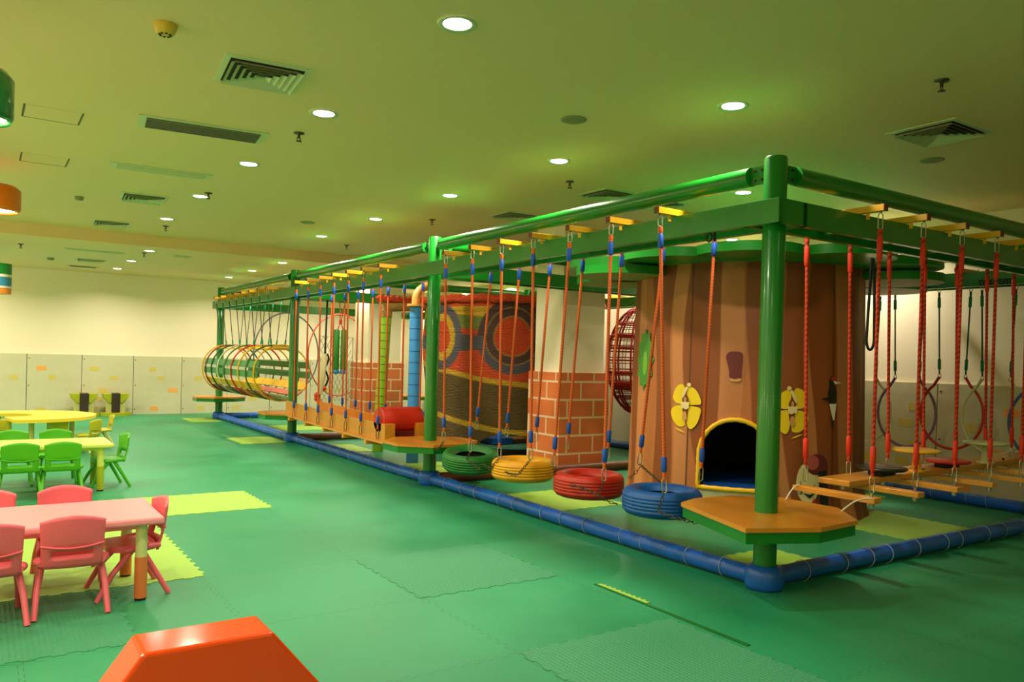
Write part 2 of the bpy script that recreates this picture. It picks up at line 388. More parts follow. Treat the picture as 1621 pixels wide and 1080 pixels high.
# ------------------------------------------------------------ tyre swings
def tire_mesh(mt,tilt=(0,0)):
    m=MB(); Ro,Ri,h=.302,.17,.24
    prof=[(Ri,.03)]
    prof=[(Ri+.0,-.055),(Ri+.02,-.09),(Ri+.05,-.112),(Ro-.05,-.118),(Ro-.02,-.105),(Ro-.006,-.08)]
    for k in range(5):
        z=-.06+.03*k; bu=.006*(1-(z/.09)**2); prof+=[(Ro+bu,z-.013),(Ro+bu,z+.009),(Ro+bu-.005,z+.012),(Ro+bu-.005,z+.015)]
    prof+=[(Ro-.006,.085),(Ro-.02,.105),(Ro-.05,.118),(Ri+.05,.112),(Ri+.02,.09),(Ri,.055)]
    inner=[(Ri,.055),(Ri+.03,.07),(Ri+.09,.06),(Ri+.105,0),(Ri+.09,-.06),(Ri+.03,-.07),(Ri,-.055)]
    m.lathe(prof,n=48); m.lathe(inner,n=48,mi=1)
    return m.build('tire',[mt,BLACK])
def tire_swing(color,y,ropes,chains,label,tilt=(0,0),z=.43):
    e=tag(empty('tire_swing',(0,y,0)),label,'tire swing','coloured tyre swings under the long side beam')
    t=tire_mesh(TIRE[color]); t.parent=e; t.scale=(1,1,.86); t.location=(0,0,z); t.rotation_euler=(tilt[0],tilt[1],0)
    for (sx,yb,ye,ze) in ropes:
        m=MB(); rope(m,(sx*.295,yb-y,ZB1-.005),(sx*.3,ye-y,ze+.1)); m.build('rope',[ROPE_O,SLEEVE_B,STEEL],e)
    for (a,b,s) in chains:
        m=MB(); chain(m,(a[0],a[1]-y,a[2]),(b[0],b[1]-y,b[2]),s); m.build('chain',[DARKSTEEL],e)
def rp(sx,yb,ye,zb): return (sx,yb,ye,zb)
tire_swing('blue',.98,[rp(-1,.78,.66,.56),rp(1,.78,.86,.58),rp(1,1.32,1.55,.62)],
  [((-.3,.66,.56),(-.31,.7,.42),.0),((-.31,.7,.42),(-.22,.30,.40),.02),((.3,1.55,.62),(.22,1.18,.5),.0),((.3,1.55,.6),(.24,1.62,.5),.01)],'blue tyre swing hanging nearest the corner platform')
tire_swing('red',1.87,[rp(-1,1.32,1.32,.55),rp(-1,1.84,1.98,.58),rp(1,1.84,1.97,.62),rp(1,2.38,2.56,.64)],
  [((-.3,1.32,.55),(-.31,1.38,.43),.0),((-.31,1.38,.43),(-.3,1.75,.46),-.01),((-.31,1.38,.43),(-.2,1.27,.37),.01),((-.3,1.98,.58),(-.24,2.05,.48),0)],'red tyre swing between the yellow tyre and the blue tyre')
tire_swing('yellow',2.87,[rp(-1,2.38,2.33,.6),rp(-1,2.9,2.84,.55),rp(1,2.9,3.08,.66)],
  [((-.3,2.33,.6),(-.31,2.5,.44),0),((-.31,2.5,.44),(-.31,2.72,.44),.01),((-.3,2.84,.55),(-.31,3.0,.42),0),((-.3,3.14,.46),(-.3,2.95,.44),.01)],'yellow tyre swing with chain across it, beside the green tyre')
tire_swing('green',3.86,[rp(-1,3.44,3.38,.55),rp(-1,3.99,3.93,.6),rp(1,3.44,3.62,.66),rp(1,3.99,4.24,.68)],
  [((-.3,3.38,.55),(-.3,3.44,.47),0),((-.3,3.44,.47),(-.3,3.18,.4),.0),((-.3,3.93,.6),(-.26,4.1,.5),0),((-.26,4.1,.5),(-.2,4.3,.48),.01)],'dark green tyre swing tilted beside the second post platform',(R(7),R(-5)),.40)
# ------------------------------------------------------------ plank bridge
e=tag(empty('plank_bridge',(0,7.2,0)),'long orange plank trough bridge hung between second and third posts','rope bridge')
y0,y1=5.42,9.25
def zb(y): f=(y-y0)/(y1-y0); return .415+.075*f-.02*math.sin(PI*f)
N=16
def strip(xa,xb,dz0,dz1,name,mt):
    m=MB()
    for i in range(N):
        a=y0+(y1-y0)*i/N;b=y0+(y1-y0)*(i+1)/N-.004
        m.add([(xa,a-7.2,zb(a)+dz0),(xb,a-7.2,zb(a)+dz0),(xb,b-7.2,zb(b)+dz0),(xa,b-7.2,zb(b)+dz0),(xa,a-7.2,zb(a)+dz1),(xb,a-7.2,zb(a)+dz1),(xb,b-7.2,zb(b)+dz1),(xa,b-7.2,zb(b)+dz1)],
         [(0,3,2,1),(4,5,6,7),(0,1,5,4),(1,2,6,5),(2,3,7,6),(3,0,4,7)])
    return m.build(name,mt,e)
strip(-.31,.31,0,.025,'floor_planks',WOOD)
strip(-.27,-.245,.027,.235,'side_board',PLY); strip(.245,.27,.027,.235,'side_board',PLY)
for q in (-.3,.16):
    m=MB(); m.box((q,y0-7.2-.02,.42),(q+.14,y0-7.2+.1,.66)); m.build('end_block',PLY,e,bevel=.004)
m=MB()
for i in range(5):
    yy=y0+.5+i*.75; m.box((-.33,yy-7.2-.03,zb(yy)-.05),(.33,yy-7.2+.03,zb(yy)-.001))
m.build('cross_batten',WOOD,e)
for k,y in enumerate(BY2):
    for s in (-1,1):
        m=MB(); ye=y-.03 if s<0 else y+.02
        rope(m,(s*.295,y-7.2,ZB1-.005),(s*.3,ye-7.2,.585 if s<0 else .66),bothook=.12); m.build('rope',[ROPE_O,SLEEVE_B,DARKSTEEL],e)
# red roller barrel on the bridge end
e=tag(empty('roller_barrel',(.0,5.66,0)),'red padded roller barrel lying at the near end of the plank bridge','barrel')
M=MB(); M.tube([(-.27,0,.69),(-.262,0,.69),(-.255,0,.69),(.275,0,.69),(.285,0,.69),(.29,0,.69)],[.145,.158,.163,.163,.158,.145],0,28)
M.build('padded_roller',mat('red_vinyl',(215,42,20),.4,bump=.15,bscale=8,var=.1),e)
M=MB(); M.box((-.24,-.14,.45),(.24,.14,.56)); M.build('roller_cradle',mat('dark_red_vinyl',(110,20,12),.5),e,bevel=.01)
# ------------------------------------------------------------ hoop tunnel
e=tag(empty('hoop_tunnel',(0,12.2,0)),'hanging barrel tunnel of coloured hoops and slats by the farthest post','hoop tunnel')
HC={'yellow':mat('hoop_yellow',(232,182,30),.4),'maroon':mat('hoop_maroon',(140,60,36),.4),'teal':mat('hoop_green',(24,92,60),.4),'pale':mat('hoop_pale',(205,210,180),.4),'olive':mat('hoop_olive',(84,120,56),.4),'red':mat('hoop_red',(214,62,30),.4)}
seq=['yellow','olive','yellow','red','olive','pale','teal','maroon']
ty0=10.35; tz=1.14; tr=.49
for k in range(8):
    y=ty0+.5*k-12.2
    m=MB(); m.tube(circle((0,y,tz),tr,'y',40),.015,0,8,closed=True); m.build('hoop',HC[seq[k]],e)
    for s in (-1,1):
        m=MB(); rope(m,(s*.295,BY3[k]-12.2,ZB1-.005),(s*.2,y-.02,tz+tr*.93),r=.008,sr=.015,sl=.08,bothook=0); m.build('rope',[ROPE_K,SLEEVE_G,STEEL],e)
m=MB(); m.tube(circle((0,ty0+3.5+.28-12.2,tz),tr,'y',40),.015,0,8,closed=True); m.build('hoop',HC['yellow'],e)
SL={'y':mat('slat_yellow',(240,186,36),.5,var=.1),'g':mat('slat_green',(70,140,80),.5,var=.1),'r':mat('slat_red',(200,100,70),.5),'w':mat('slat_pale',(150,175,120),.5)}
for ang,cc,w in ((90,'y',.05),(70,'y',.05),(18,'g',.06),(-4,'g',.06),(-30,'y',.07),(-52,'r',.06),(-75,'w',.07),(-98,'g',.06),(-120,'r',.06),(110,'y',.045),(162,'g',.06),(184,'g',.06),(211,'y',.07),(232,'r',.05)):
    a=R(ang); m=MB(); L=3.85
    M4=T(math.cos(a)*(tr-.028),ty0-12.2-.12,tz+math.sin(a)*(tr-.028))@Matrix.Rotation(-a,4,'Y')
    m.box((-.009,0,-w),(.009,L,w),0,M4); m.build('slat',SL[cc],e)
# ------------------------------------------------------------ right-hand step planks
for k,x in enumerate(BX0):
    e=tag(empty('step_plank',(x,0,0)),'orange wooden cross step on red ropes, %s from the corner post'%ordn[k],'step','hanging wooden steps on the right side')
    m=MB(); m.box((-.04,-.335,.56),(.05,.33,.60))
    m.build('plank',WOOD,e,bevel=.004)
    for s in (-1,1):
        m=MB(); rope(m,(0,s*.295,ZB1-.005),(0 if s<0 else .06,s*.29,.745),r=.0125,sl=.15,sr=.02,hook=.12,bothook=.12)
        m.tube([(0,s*.29,.545),(0,s*.29,.63)],.009,2,6); m.tube([(0,s*.29,.53),(0,s*.29,.56)],.018,2,6)
        m.build('rope',[ROPE_R,SLEEVE_R,STEEL],e)
# white tie cords holding the first plank to platform
for q,(a,b) in enumerate((((.78,.30,.60),(.50,.22,.52)),((.70,-.33,.6),(.47,-.25,.52)))):
    a=Vector(a);b=Vector(b);m=MB(); pts=[a+(b-a)*(i/10)+Vector((0,0,.03*math.sin(PI*i/10))) for i in range(11)]
    m.tube(pts,.006,0,6); o=m.build('tie_cord',WHITECORD); tag(o,'thin white cord tying the %s end of the first step to the corner deck'%('inner' if q==0 else 'outer'),'cord')
# long balance beam on the steps
e=tag(empty('balance_beam',(1.0,.17,0)),'long wooden balance beam laid along the hanging steps','beam',kind='thing')
m=MB(); a=R(3.2); M4=rotz(a); m.box((0,-.13,.602),(3.9,.13,.648),0,M4); m.build('beam_plank',WOOD,e,bevel=.008)
m=MB()
for kx in (1.2,1.75,2.3,2.8): m.tube([M4@Vector((kx,-.1,.64)),M4@Vector((kx,-.1,.665))],.012,0,8)
m.build('bolt',BLACK,e)
def disc_stool(x,y,z,col,mt,post,label):
    e=tag(empty('balance_disc',(x,y,0)),label,'balance disc','balance discs on the long beam')
    m=MB(); m.lathe([(.001,z-.022),(.17,z-.02),(.19,z-.008),(.185,z+.004),(.15,z+.01),(.001,z+.011)],n=32); m.build('disc',mt,e)
    m=MB()
    if post: m.lathe([(.07,.649),(.07,.665),(.035,.672),(.03,z-.04),(.06,z-.021)],n=16); m.build('stem',mt,e)
    else:
        m.box((-.07,-.05,.649),(.07,.05,z-.02)); 
        for sx in (-.08,.08): m.tube([(sx,-.06,.668),(sx,.06,.668)],.019,0,10)
        m.build('roller',BLACK,e)
disc_stool(1.58,.13,.71,0,mat('black_disc',(38,32,24),.4),False,'low black balance disc nearest the tree playhouse')
disc_stool(2.08,.13,.83,0,mat('yellow_disc',(238,176,30),.4),True,'yellow balance disc raised on a stem')
disc_stool(2.65,.17,.71,0,mat('red_disc',(206,44,26),.4),False,'low red balance disc between yellow and cream discs')
disc_stool(3.33,.17,.84,0,mat('cream_disc',(205,210,150),.4),True,'cream balance disc on a stem, farthest right')
# black strap and carabiner bunch
m=MB(); pts=[]
for i in range(24):
    f=i/23; a=PI*f; pts.append((1.64+.055*math.cos(a+PI)*1, .3, 1.74-.09*math.sin(a)))
pts=[(1.61,.29,2.4),(1.6,.29,2.2)]+pts+[(1.66,.29,2.2),(1.63,.29,2.4)]
m.tube(pts,.011,0,6); tag(m.build('hanging_strap',BLACK),'black looped strap hanging in front of the playhouse right edge','strap')
# ------------------------------------------------------------ open rings on far right side
RC=[('white',2.32,1.0,(225,222,205)),('purple',1.77,1.0,(140,105,160)),('red',1.24,1.03,(205,40,22)),('ivory',.77,1.02,(215,215,170)),('blue',.28,1.0,(60,90,160))]
for n_,y,zc,c in RC:
    e=tag(empty('open_ring',(XP,y,0)),'%s open ring hung from green ropes at the right end'%n_,'ring','open rings hung along the right side')
    m=MB(); r=.325; gap=R(36); pts=[]
    rzz=R(12)
    for i in range(41):
        a=PI/2+gap+(2*PI-2*gap)*i/40
        pts.append(rotz(rzz)@Vector((0,r*1.0*math.cos(a),zc-.03+r*1.22*math.sin(a))))
    for s_,k in ((1,0),(-1,-1)):
        d=Vector((0,0,.1)); 
    t0=pts[0]+Vector((0,.06,.1)); t1=pts[-1]+Vector((0,-.06,.1))
    m.tube([t0]+pts+[t1],.016,0,8); m.build('ring',mat('ring_'+n_,c,.35),e)
    for tp in (t0,t1):
        m=MB(); rope(m,(tp.x,tp.y*1.25,ZB0+.02),tp+Vector((0,0,.03)),r=.009,sl=.12,sr=.018,hook=.06,bothook=.05); m.build('rope',[ROPE_G,SLEEVE_G,STEEL],e)
m=MB()
for q in range(2): m.tube(circle((-.11,.42+.05*q,2.40),.028,'y',16,rz=.5+q),.006,0,5,closed=True)
tag(m.build('carabiner_bunch',BLACK),'two black carabiners clipped under the long beam near the corner post','carabiners')
m=MB(); pts=[]
for i in range(60):
    a=i*1.1; pts.append((XP-.17+.03*math.cos(a),.55+.006*i,2.46+.03*math.sin(a)))
m.tube(pts,.006,0,5); tag(m.build('carabiner_bunch',BLACK),'bunch of black carabiners clipped to the right end beam','carabiners')
# ------------------------------------------------------------ tree playhouse
TX,TY,TR0,TR1,TZ=2.55,2.33,1.235,1.185,2.50
TRC=empty('tree_playhouse',(TX,TY,0)); tag(TRC,'brown padded tree trunk playhouse with arched door and green leaf canopy','playhouse')
BR=[mat('bark_mid',(196,124,66),.5,bump=.25,bscale=5),mat('bark_light',(208,142,84),.5,bump=.25,bscale=5),mat('bark_dark',(158,84,34),.5,bump=.25,bscale=5),mat('bark_seam',(96,46,18),.6)]
def TRr(z): return TR0+(TR1-TR0)*(z/TZ)+.05*max(0,(.35-z)/.35)**2
DA=R(-143.5)  # door angle
DW=.335; DZ0=.31; DZS=.62
def in_door(a,z):
    u=((a-DA+PI)%(2*PI)-PI)*1.2
    if abs(u)>DW or z<DZ0: return False
    if z<=DZS: return True
    return (u/DW)**2+((z-DZS)/.355)**2<1
BC={'mid':(184,108,58),'light':(198,126,76),'dark':(142,72,28),'seam':(92,44,18)}
STR=((202,2,11,1.9),(226,9,3,.9),(243,2,8,2.2),(258,11,5,1.2),(281,3,9,.3),(297,9,4,2.9),(178,4,9,.6),(150,7,4,1.5),(125,4,8,.2),(320,6,6,.9),(342,5,9,2),(5,6,5,3),(30,5,8,1),(55,7,5,.4),(80,5,8,2),(104,6,6,1))
def sst(e0,e1,x):
    t=min(1,max(0,(x-e0)/(e1-e0))); return t*t*(3-2*t)
def bark(a,z):
    d=math.degrees(a)%360; dk=0.0; lt=0.0
    for c0,w0,w1,ph in STR:
        c=c0+2.5*math.sin(z*1.6+ph); w=1.15*(w0+(w1-w0)*z/TZ)*(.85+.3*math.sin(z*1.9+ph*3))
        dd=abs((d-c+180)%360-180); dk=max(dk,1-sst(w-.35,w+.35,dd))
        c2=c+w+5; dd=abs((d-c2+180)%360-180); lt=max(lt,1-sst(w*.45+1.2,w*.45+1.9,dd))
    col=[]
    for q in range(3):
        v=BC['mid'][q]+(BC['light'][q]-BC['mid'][q])*lt; v=v+(BC['dark'][q]-v)*dk; col.append(v)
    for sdeg in (194.5,262,128,330,60):
        dd=abs((d-sdeg+180)%360-180); k=1-sst(.25,.55,dd); col=[v+(BC['seam'][q]-v)*k for q,v in enumerate(col)]
    return rgb(*col)
def attr_mat(name,rough,bump,bscale,wave=False):
    m=mat(name,(128,128,128),rough,bump=0 if wave else bump,bscale=bscale); nt=m.node_tree; b=nt.nodes['Principled BSDF']
    at=nt.nodes.new('ShaderNodeVertexColor'); at.layer_name='paint'; nt.links.new(at.outputs['Color'],b.inputs['Base Color'])
    return m
def set_paint(o,cols):
    ca=o.data.color_attributes.new('paint','FLOAT_COLOR','POINT'); buf=[]
    for c in cols: buf.extend(c)
    ca.data.foreach_set('color',buf)
m=MB(); NA,NZ=900,90; cols=[]
for j in range(NZ+1):
    z=TZ*j/NZ
    for i in range(NA):
        a=2*PI*i/NA; r=TRr(z)+.006*math.sin(a*21); m.v.append(Vector((r*math.cos(a),r*math.sin(a),z))); cols.append(bark(a,z))
for j in range(NZ):
    z=TZ*(j+.5)/NZ
    for i in range(NA):
        a=2*PI*(i+.5)/NA
        if in_door(a,z): continue
        m.f.append([j*NA+i,j*NA+(i+1)%NA,(j+1)*NA+(i+1)%NA,(j+1)*NA+i]); m.m.append(0); m.sm.append(True)
set_paint(m.build('trunk',attr_mat('bark_print',.5,.25,5),TRC),cols)
# inner lining, floor
m=MB(); m.lathe([(1.1,.3),(1.1,2.5)],n=64,mi=0)
m.add([(0,0,2.55)]+[(1.17*math.cos(2*PI*i/48),1.17*math.sin(2*PI*i/48),2.55) for i in range(48)],[(0,i+1,(i+1)%48+1) for i in range(48)],0)
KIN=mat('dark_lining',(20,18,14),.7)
# cut lining at the door: rebuild without faces
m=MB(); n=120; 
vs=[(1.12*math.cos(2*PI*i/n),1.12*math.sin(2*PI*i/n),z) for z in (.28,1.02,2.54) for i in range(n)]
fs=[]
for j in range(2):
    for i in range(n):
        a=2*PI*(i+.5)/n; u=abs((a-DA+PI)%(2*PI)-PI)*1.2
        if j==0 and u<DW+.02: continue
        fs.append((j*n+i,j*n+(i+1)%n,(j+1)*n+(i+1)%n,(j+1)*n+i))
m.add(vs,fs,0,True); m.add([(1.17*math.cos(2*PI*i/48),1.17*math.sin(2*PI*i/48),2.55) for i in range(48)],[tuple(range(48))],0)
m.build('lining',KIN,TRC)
m=MB(); m.lathe([(.001,.30),(1.06,.30),(1.1,.27),(1.1,.22)],n=60); m.build('play_mat',mat('blue_mat',(30,95,190),.4,bump=.2,bscale=6),TRC)
# door trim
m=MB(); pts=[]
def onT(a,z,o=.012): r=TRr(z)+o; return Vector((r*math.cos(a),r*math.sin(a),z))
def uang(u): return DA+u/1.2
for z in [DZ0+(DZS-DZ0)*i/8 for i in range(9)]: pts.append(onT(uang(-DW),z))
for i in range(1,24):
    t=PI-PI*i/24; pts.append(onT(uang(DW*math.cos(t)),DZS+.355*math.sin(t)))
for z in [DZS-(DZS-DZ0)*i/8 for i in range(9)]: pts.append(onT(uang(DW),z))
for i in range(1,12): pts.append(onT(uang(DW-2*DW*i/12),DZ0))
m.tube(pts,[.021+.004*(i%2) for i in range(len(pts))],0,8,closed=True); m.build('door_trim',mat('yellow_trim',(245,190,25),.45),TRC)
# painted pictures wrapped on the trunk
def decal(name,parts,a0,z0,off=.009):
    """parts: list of (material index, polygon in metres); each polygon becomes a fan wrapped round the trunk"""
    m=MB()
    for li,(mi,poly) in enumerate(parts):
        o=off+.0022*li; cx=sum(p[0] for p in poly)/len(poly); cy=sum(p[1] for p in poly)/len(poly)
        def W(u,v): return onT(a0+u/1.2,z0+v,o)
        n=len(poly); K=4; vs=[W(cx,cy)]
        for k in range(1,K+1):
            for (u,v) in poly: vs.append(W(cx+(u-cx)*k/K,cy+(v-cy)*k/K))
        fs=[(0,1+i,1+(i+1)%n) for i in range(n)]
        for k in range(K-1):
            for i in range(n): fs.append((1+k*n+i,1+(k+1)*n+i,1+(k+1)*n+(i+1)%n,1+k*n+(i+1)%n))
        m.add(vs,fs,mi)
    return m
def ell(cx,cy,rx,ry,n=20,rot=0,a0=0,a1=360):
    out=[]
    for i in range(n):
        a=R(a0+(a1-a0)*i/n); x,y=rx*math.cos(a),ry*math.sin(a); c,s=math.cos(rot),math.sin(rot); out.append((cx+x*c-y*s,cy+x*s+y*c))
    return out
DY=mat('paint_yellow',(244,208,24),.5); DCR=mat('paint_cream',(236,214,150),.5); DT=mat('paint_tan',(214,150,90),.5); DB=mat('paint_brown',(120,60,34),.5)
DG=mat('paint_green',(72,140,50),.5); DG2=mat('paint_light_green',(120,175,60),.5); DK=mat('paint_black',(22,26,20),.5); DW_=mat('paint_white',(232,228,210),.5); DR=mat('paint_red',(190,50,40),.5); DPK=mat('paint_maroon',(110,36,38),.5); DRO=mat('paint_rose',(186,86,78),.5)
def blob(pts,n=4):
    """closed Catmull-Rom through pts"""
    out=[];k=len(pts)
    for i in range(k):
        p0,p1,p2,p3=pts[i-1],pts[i],pts[(i+1)%k],pts[(i+2)%k]
        for q in range(n):
            t=q/n; out.append(tuple(.5*((2*p1[d])+(-p0[d]+p2[d])*t+(2*p0[d]-5*p1[d]+4*p2[d]-p3[d])*t*t+(-p0[d]+3*p1[d]-3*p2[d]+p3[d])*t**3) for d in (0,1)))
    return out
fly=[(0,blob([(-.04,.2),(-.11,.18),(-.15,.1),(-.15,.05),(-.11,.015),(-.05,.005),(-.005,.01),(-.01,.12)])),(0,blob([(.02,.18),(.09,.16),(.14,.09),(.155,.02),(.1,.008),(.03,.008),(.005,.08)])),
 (0,blob([(-.01,-.01),(-.09,-.01),(-.155,-.04),(-.165,-.1),(-.13,-.17),(-.07,-.215),(-.005,-.2),(-.005,-.1)])),(0,blob([(.02,-.015),(.1,-.012),(.155,-.03),(.15,-.1),(.12,-.18),(.07,-.23),(.03,-.21),(.01,-.1)])),
 (0,blob([(-.11,-.23),(-.05,-.245),(0,-.27),(-.04,-.265)])),
 (3,ell(0,-.02,.03,.13,20)),(1,ell(.03,.20,.022,.02,16)),(1,blob([(0,.18),(-.03,.13),(-.045,.07),(-.025,.07),(.0,.12),(.02,.17)])),(3,[(-.035,.06),(0,.11),(.035,.06),(.03,.015),(-.03,.015)]),(2,ell(-.002,.05,.014,.03,10)),(1,[(-.05,.03),(.045,.03),(.04,-.03),(.01,-.045),(-.02,-.03),(-.04,-.04)]),(2,ell(0,-.11,.024,.05,14))]
decal('b',fly,R(-166.7),1.09).build('painted_butterfly',[DY,DCR,DT,DB],TRC)['label']='yellow butterfly picture left of the arched door'
decal('b',[(mi,[(-x,y) for x,y in p][::-1]) for mi,p in fly],R(-119.5),1.09).build('painted_butterfly',[DY,DCR,DT,DB],TRC)['label']='yellow butterfly picture right of the arched door'
bird=[(mi,[(x*1.3,y*1.3) for x,y in p]) for mi,p in [(0,ell(0,.02,.042,.1,18)),(0,ell(-.01,.12,.024,.04,14)),(1,[(-.03,.14),(.02,.17),(.025,.14),(0,.13)]),(2,[(0,.13),(.09,.115),(.02,.105)]),(2,[(-.035,-.04),(.035,-.04),(.015,-.16),(.0,-.16)]),(0,[(-.02,-.1),(.0,-.16),(.01,-.22),(-.012,-.2)]),(0,[(-.04,-.02),(-.1,-.01),(-.1,.0),(-.04,.01)])]]
decal('w',bird,R(-98.5),1.2).build('painted_bird',[DK,DR,DW_],TRC)
decal('k',[(0,blob([(-.085,.07),(-.05,.12),(.04,.12),(.07,.08),(.06,-.06),(.055,-.14),(-.04,-.14),(-.055,-.05)])),(1,blob([(-.042,-.13),(0,-.14),(.055,-.13),(.045,-.16),(-.035,-.16)]))],R(-144.5),1.5).build('painted_knot_hole',[DPK,DT],TRC)
leafp=[(0,[((.15 if i%2 else .19)*math.cos(R(i*15)),(.27 if i%2 else .33)*math.sin(R(i*15))) for i in range(24)]),(1,[(.02+.05*math.cos(R(i*30)),-.04+.13*math.sin(R(i*30))) for i in range(12)])]
decal('l',leafp,R(163),1.53).build('painted_leaf',[DG,DG2],TRC)
cat_=[(0,ell(0,0,.12,.2,20)),(1,ell(.09,.17,.12,.1,20)),(2,ell(.04,.19,.07,.07,16)),(3,[(.1,.1),(.2,.12),(.21,-.25),(.12,-.25)]),
 (3,[(-.08,-.02),(0,-.05),(.08,-.02),(0,-.075)]),(3,[(-.06,-.09),(.01,-.12),(.08,-.09),(.01,-.145)]),(4,[(.02,-.19),(.07,-.19),(.06,-.14)])]
decal('c',cat_,R(-111),.40).build('painted_caterpillar',[DCR,DPK,DRO,DK,DR],TRC)
decal('s',[(0,[(-.42,-.06),(.4,-.06),(.4,.02),(.32,.07),(.05,.05),(-.2,.055),(-.42,.02)])],DA,.245).build('painted_doorstep',[mat('paint_grey',(170,165,125),.5)],TRC)
# canopy: two tiers of lobed leaf pads
def lobed(R0,rl,n,ph,seg=14):
    P=[]
    for k in range(n):
        a=ph+2*PI*k/n
        for i in range(seg+1):
            t=a+R(-100)+R(200)*i/seg; P.append((R0*math.cos(a)+rl*math.cos(t),R0*math.sin(a)+rl*math.sin(t)))
    return P
LEAF=mat('leaf_vinyl',(28,150,44),.35,var=.15,vscale=2,coat=.3); LEAFU=mat('leaf_underside',(150,150,84),.6); 
can=bpy.data.objects.new('canopy',None); COL.objects.link(can); can.parent=TRC
def leaf_pad(a,rc,rx,ry,z,mats,mi_side):
    P=[]
    for i in range(30):
        t=2*PI*i/30; P.append((rc+rx*math.cos(t),ry*math.sin(t)))
    P=[(x*math.cos(a)-y*math.sin(a),x*math.sin(a)+y*math.cos(a)) for x,y in P]
    m=MB(); m.prism(P,z,z+.085,0,mi_side,smooth=True); m.build('leaf_pad',mats,can,bevel=.02)
for k,(a,rx) in enumerate(((-172,.42),(-140,.5),(-104,.46),(-66,.5),(-30,.5),(8,.42),(50,.5),(95,.46),(147,.55))):
    leaf_pad(R(a),1.4,rx,.5,2.49+.006*(k%3),LEAF,None)
m=MB(); m.prism([(1.26*math.cos(2*PI*i/40),1.26*math.sin(2*PI*i/40)) for i in range(40)],2.485,2.56,0); m.build('crown_disc',LEAF,can,bevel=.02)
for a,rc,rx in ((160,1.45,.5),(128,1.4,.5),(-52,1.45,.48),(-18,1.72,.55),(25,1.45,.5)): leaf_pad(R(a),rc,rx,.46,2.385,[LEAFU,LEAF],1)
# ------------------------------------------------------------ brick-padded columns
def column(n_,x,y,sx,sy,label):
    m=MB(); i=.06; m.box((x+i,y+i,0),(x+sx-i,y+sy-i,ZC if y<YS else ZF)); o=m.build('column',WALL); tag(o,'cream building column behind the %s'%('tyre swings' if n_==1 else 'plank bridge'),'column'); struct(o)
    m=MB(); h=1.33; m.box((x,y,0),(x+sx,y+sy,h),0)
    rows=[.27]*5; z=0.0; mo=.028; k=0
    z=-.02
    while z<h-.02:
        z0=max(z,0)+mo/2; z1=min(z+.245,h)-mo/2*0
        z1=min(z+.245-mo/2,h-.001)
        for (fx,L) in (('y',sx),('x',sy)):
            bw=.46 if fx=='y' else .4; s=-(bw*.5 if k%2 else 0)-.1
            while s<L:
                a=max(s+mo/2,.0); b=min(s+bw-mo/2,L)
                if b-a>.03 and z1-z0>.02:
                    if fx=='y': m.box((x+a,y-.002,z0),(x+b,y+.001,z1),1)
                    else: m.box((x-.002,y+a,z0),(x+.001,y+b,z1),1)
                s+=bw
        z+=.245; k+=1
    o=m.build('column_padding',[MORTAR,BRICK]); tag(o,label,'column padding')
column(1,2.085,5.035,.86,.74,'brick-print padding around the nearer column behind the tyres')
column(2,2.62,12.7,.9,.9,'brick-print padding around the farther column behind the bridge')
# ------------------------------------------------------------ crocheted face tower
CX,CY,CR=2.85,7.35,1.42
e=tag(empty('crochet_tower',(CX,CY,0)),'large crocheted cylinder with orange woven eyes and brown mouth','woven climbing tower')
WC=[('croch_red',(248,84,30)),('croch_yellow',(240,186,40)),('croch_green',(136,146,52)),('croch_slate',(104,98,108)),('croch_plum',(100,66,58)),('croch_brown',(118,90,34)),('croch_orange',(242,78,18)),('croch_tan',(196,150,70)),('croch_teal',(96,170,150))]
def croch(n_,c):
    m=mat(n_,c,.85,var=.35,vscale=28); nt=m.node_tree; b=nt.nodes['Principled BSDF']; tc=nt.nodes.new('ShaderNodeTexCoord')
    w=nt.nodes.new('ShaderNodeTexWave'); w.bands_direction='Z'; w.inputs['Scale'].default_value=14; w.inputs['Distortion'].default_value=3; w.inputs['Detail'].default_value=3; w.inputs['Detail Scale'].default_value=6
    bp=nt.nodes.new('ShaderNodeBump'); bp.inputs['Strength'].default_value=.8; bp.inputs['Distance'].default_value=.03
    nt.links.new(tc.outputs['Object'],w.inputs['Vector']); nt.links.new(w.outputs['Fac'],bp.inputs['Height']); nt.links.new(bp.outputs['Normal'],b.inputs['Normal']); return m
WM=[croch(*q) for q in WC]
# pattern in (angle degrees from facing centre, height); facing centre ~ -125 deg
FA=-127
def face_mat(d,z):
    u=d*CR*PI/180
    # eyes
    for cx,cz,rx,rz,kind in ((.08,1.82,.52,.56,0),(-1.12,1.80,.42,.5,1)):
        q=math.hypot((u-cx)/rx,(z-cz)/rz)+.012*math.sin(3*math.atan2(z-cz,u-cx))
        if kind==0:
            if q<.5: return 6
            if q<.54: return 7
            if q<.74: return 4
            if q<.77: return 7
            if q<1.0: return 4 if z>cz else 3
        else:
            if q<.48: return 6
            if q<.72: return 1
            if q<1.0: return 3
    wob=.02*math.sin(u*5)
    if z>2.26: return 0
    if z>2.13+wob-.03*(u>.2)*(u-.2)*5: return 1
    if z>1.93+wob and u<.1: return 2
    if abs(z-1.72)<.12+wob: return 3
    sl=-.14*(u+.5)
    if z>1.25+sl+wob*.5: return 0
    if z>1.17+sl+wob*.5: return 1
    s2=-.16*(u+.6)+.07*max(0,u+.1)**2*4
    if z>.55+s2: return 5
    if z>.47+s2: return 1
    return 5
m=MB(); NA,NZ=560,190; vs=[]; cols=[]
Z0,Z1=.16,2.36
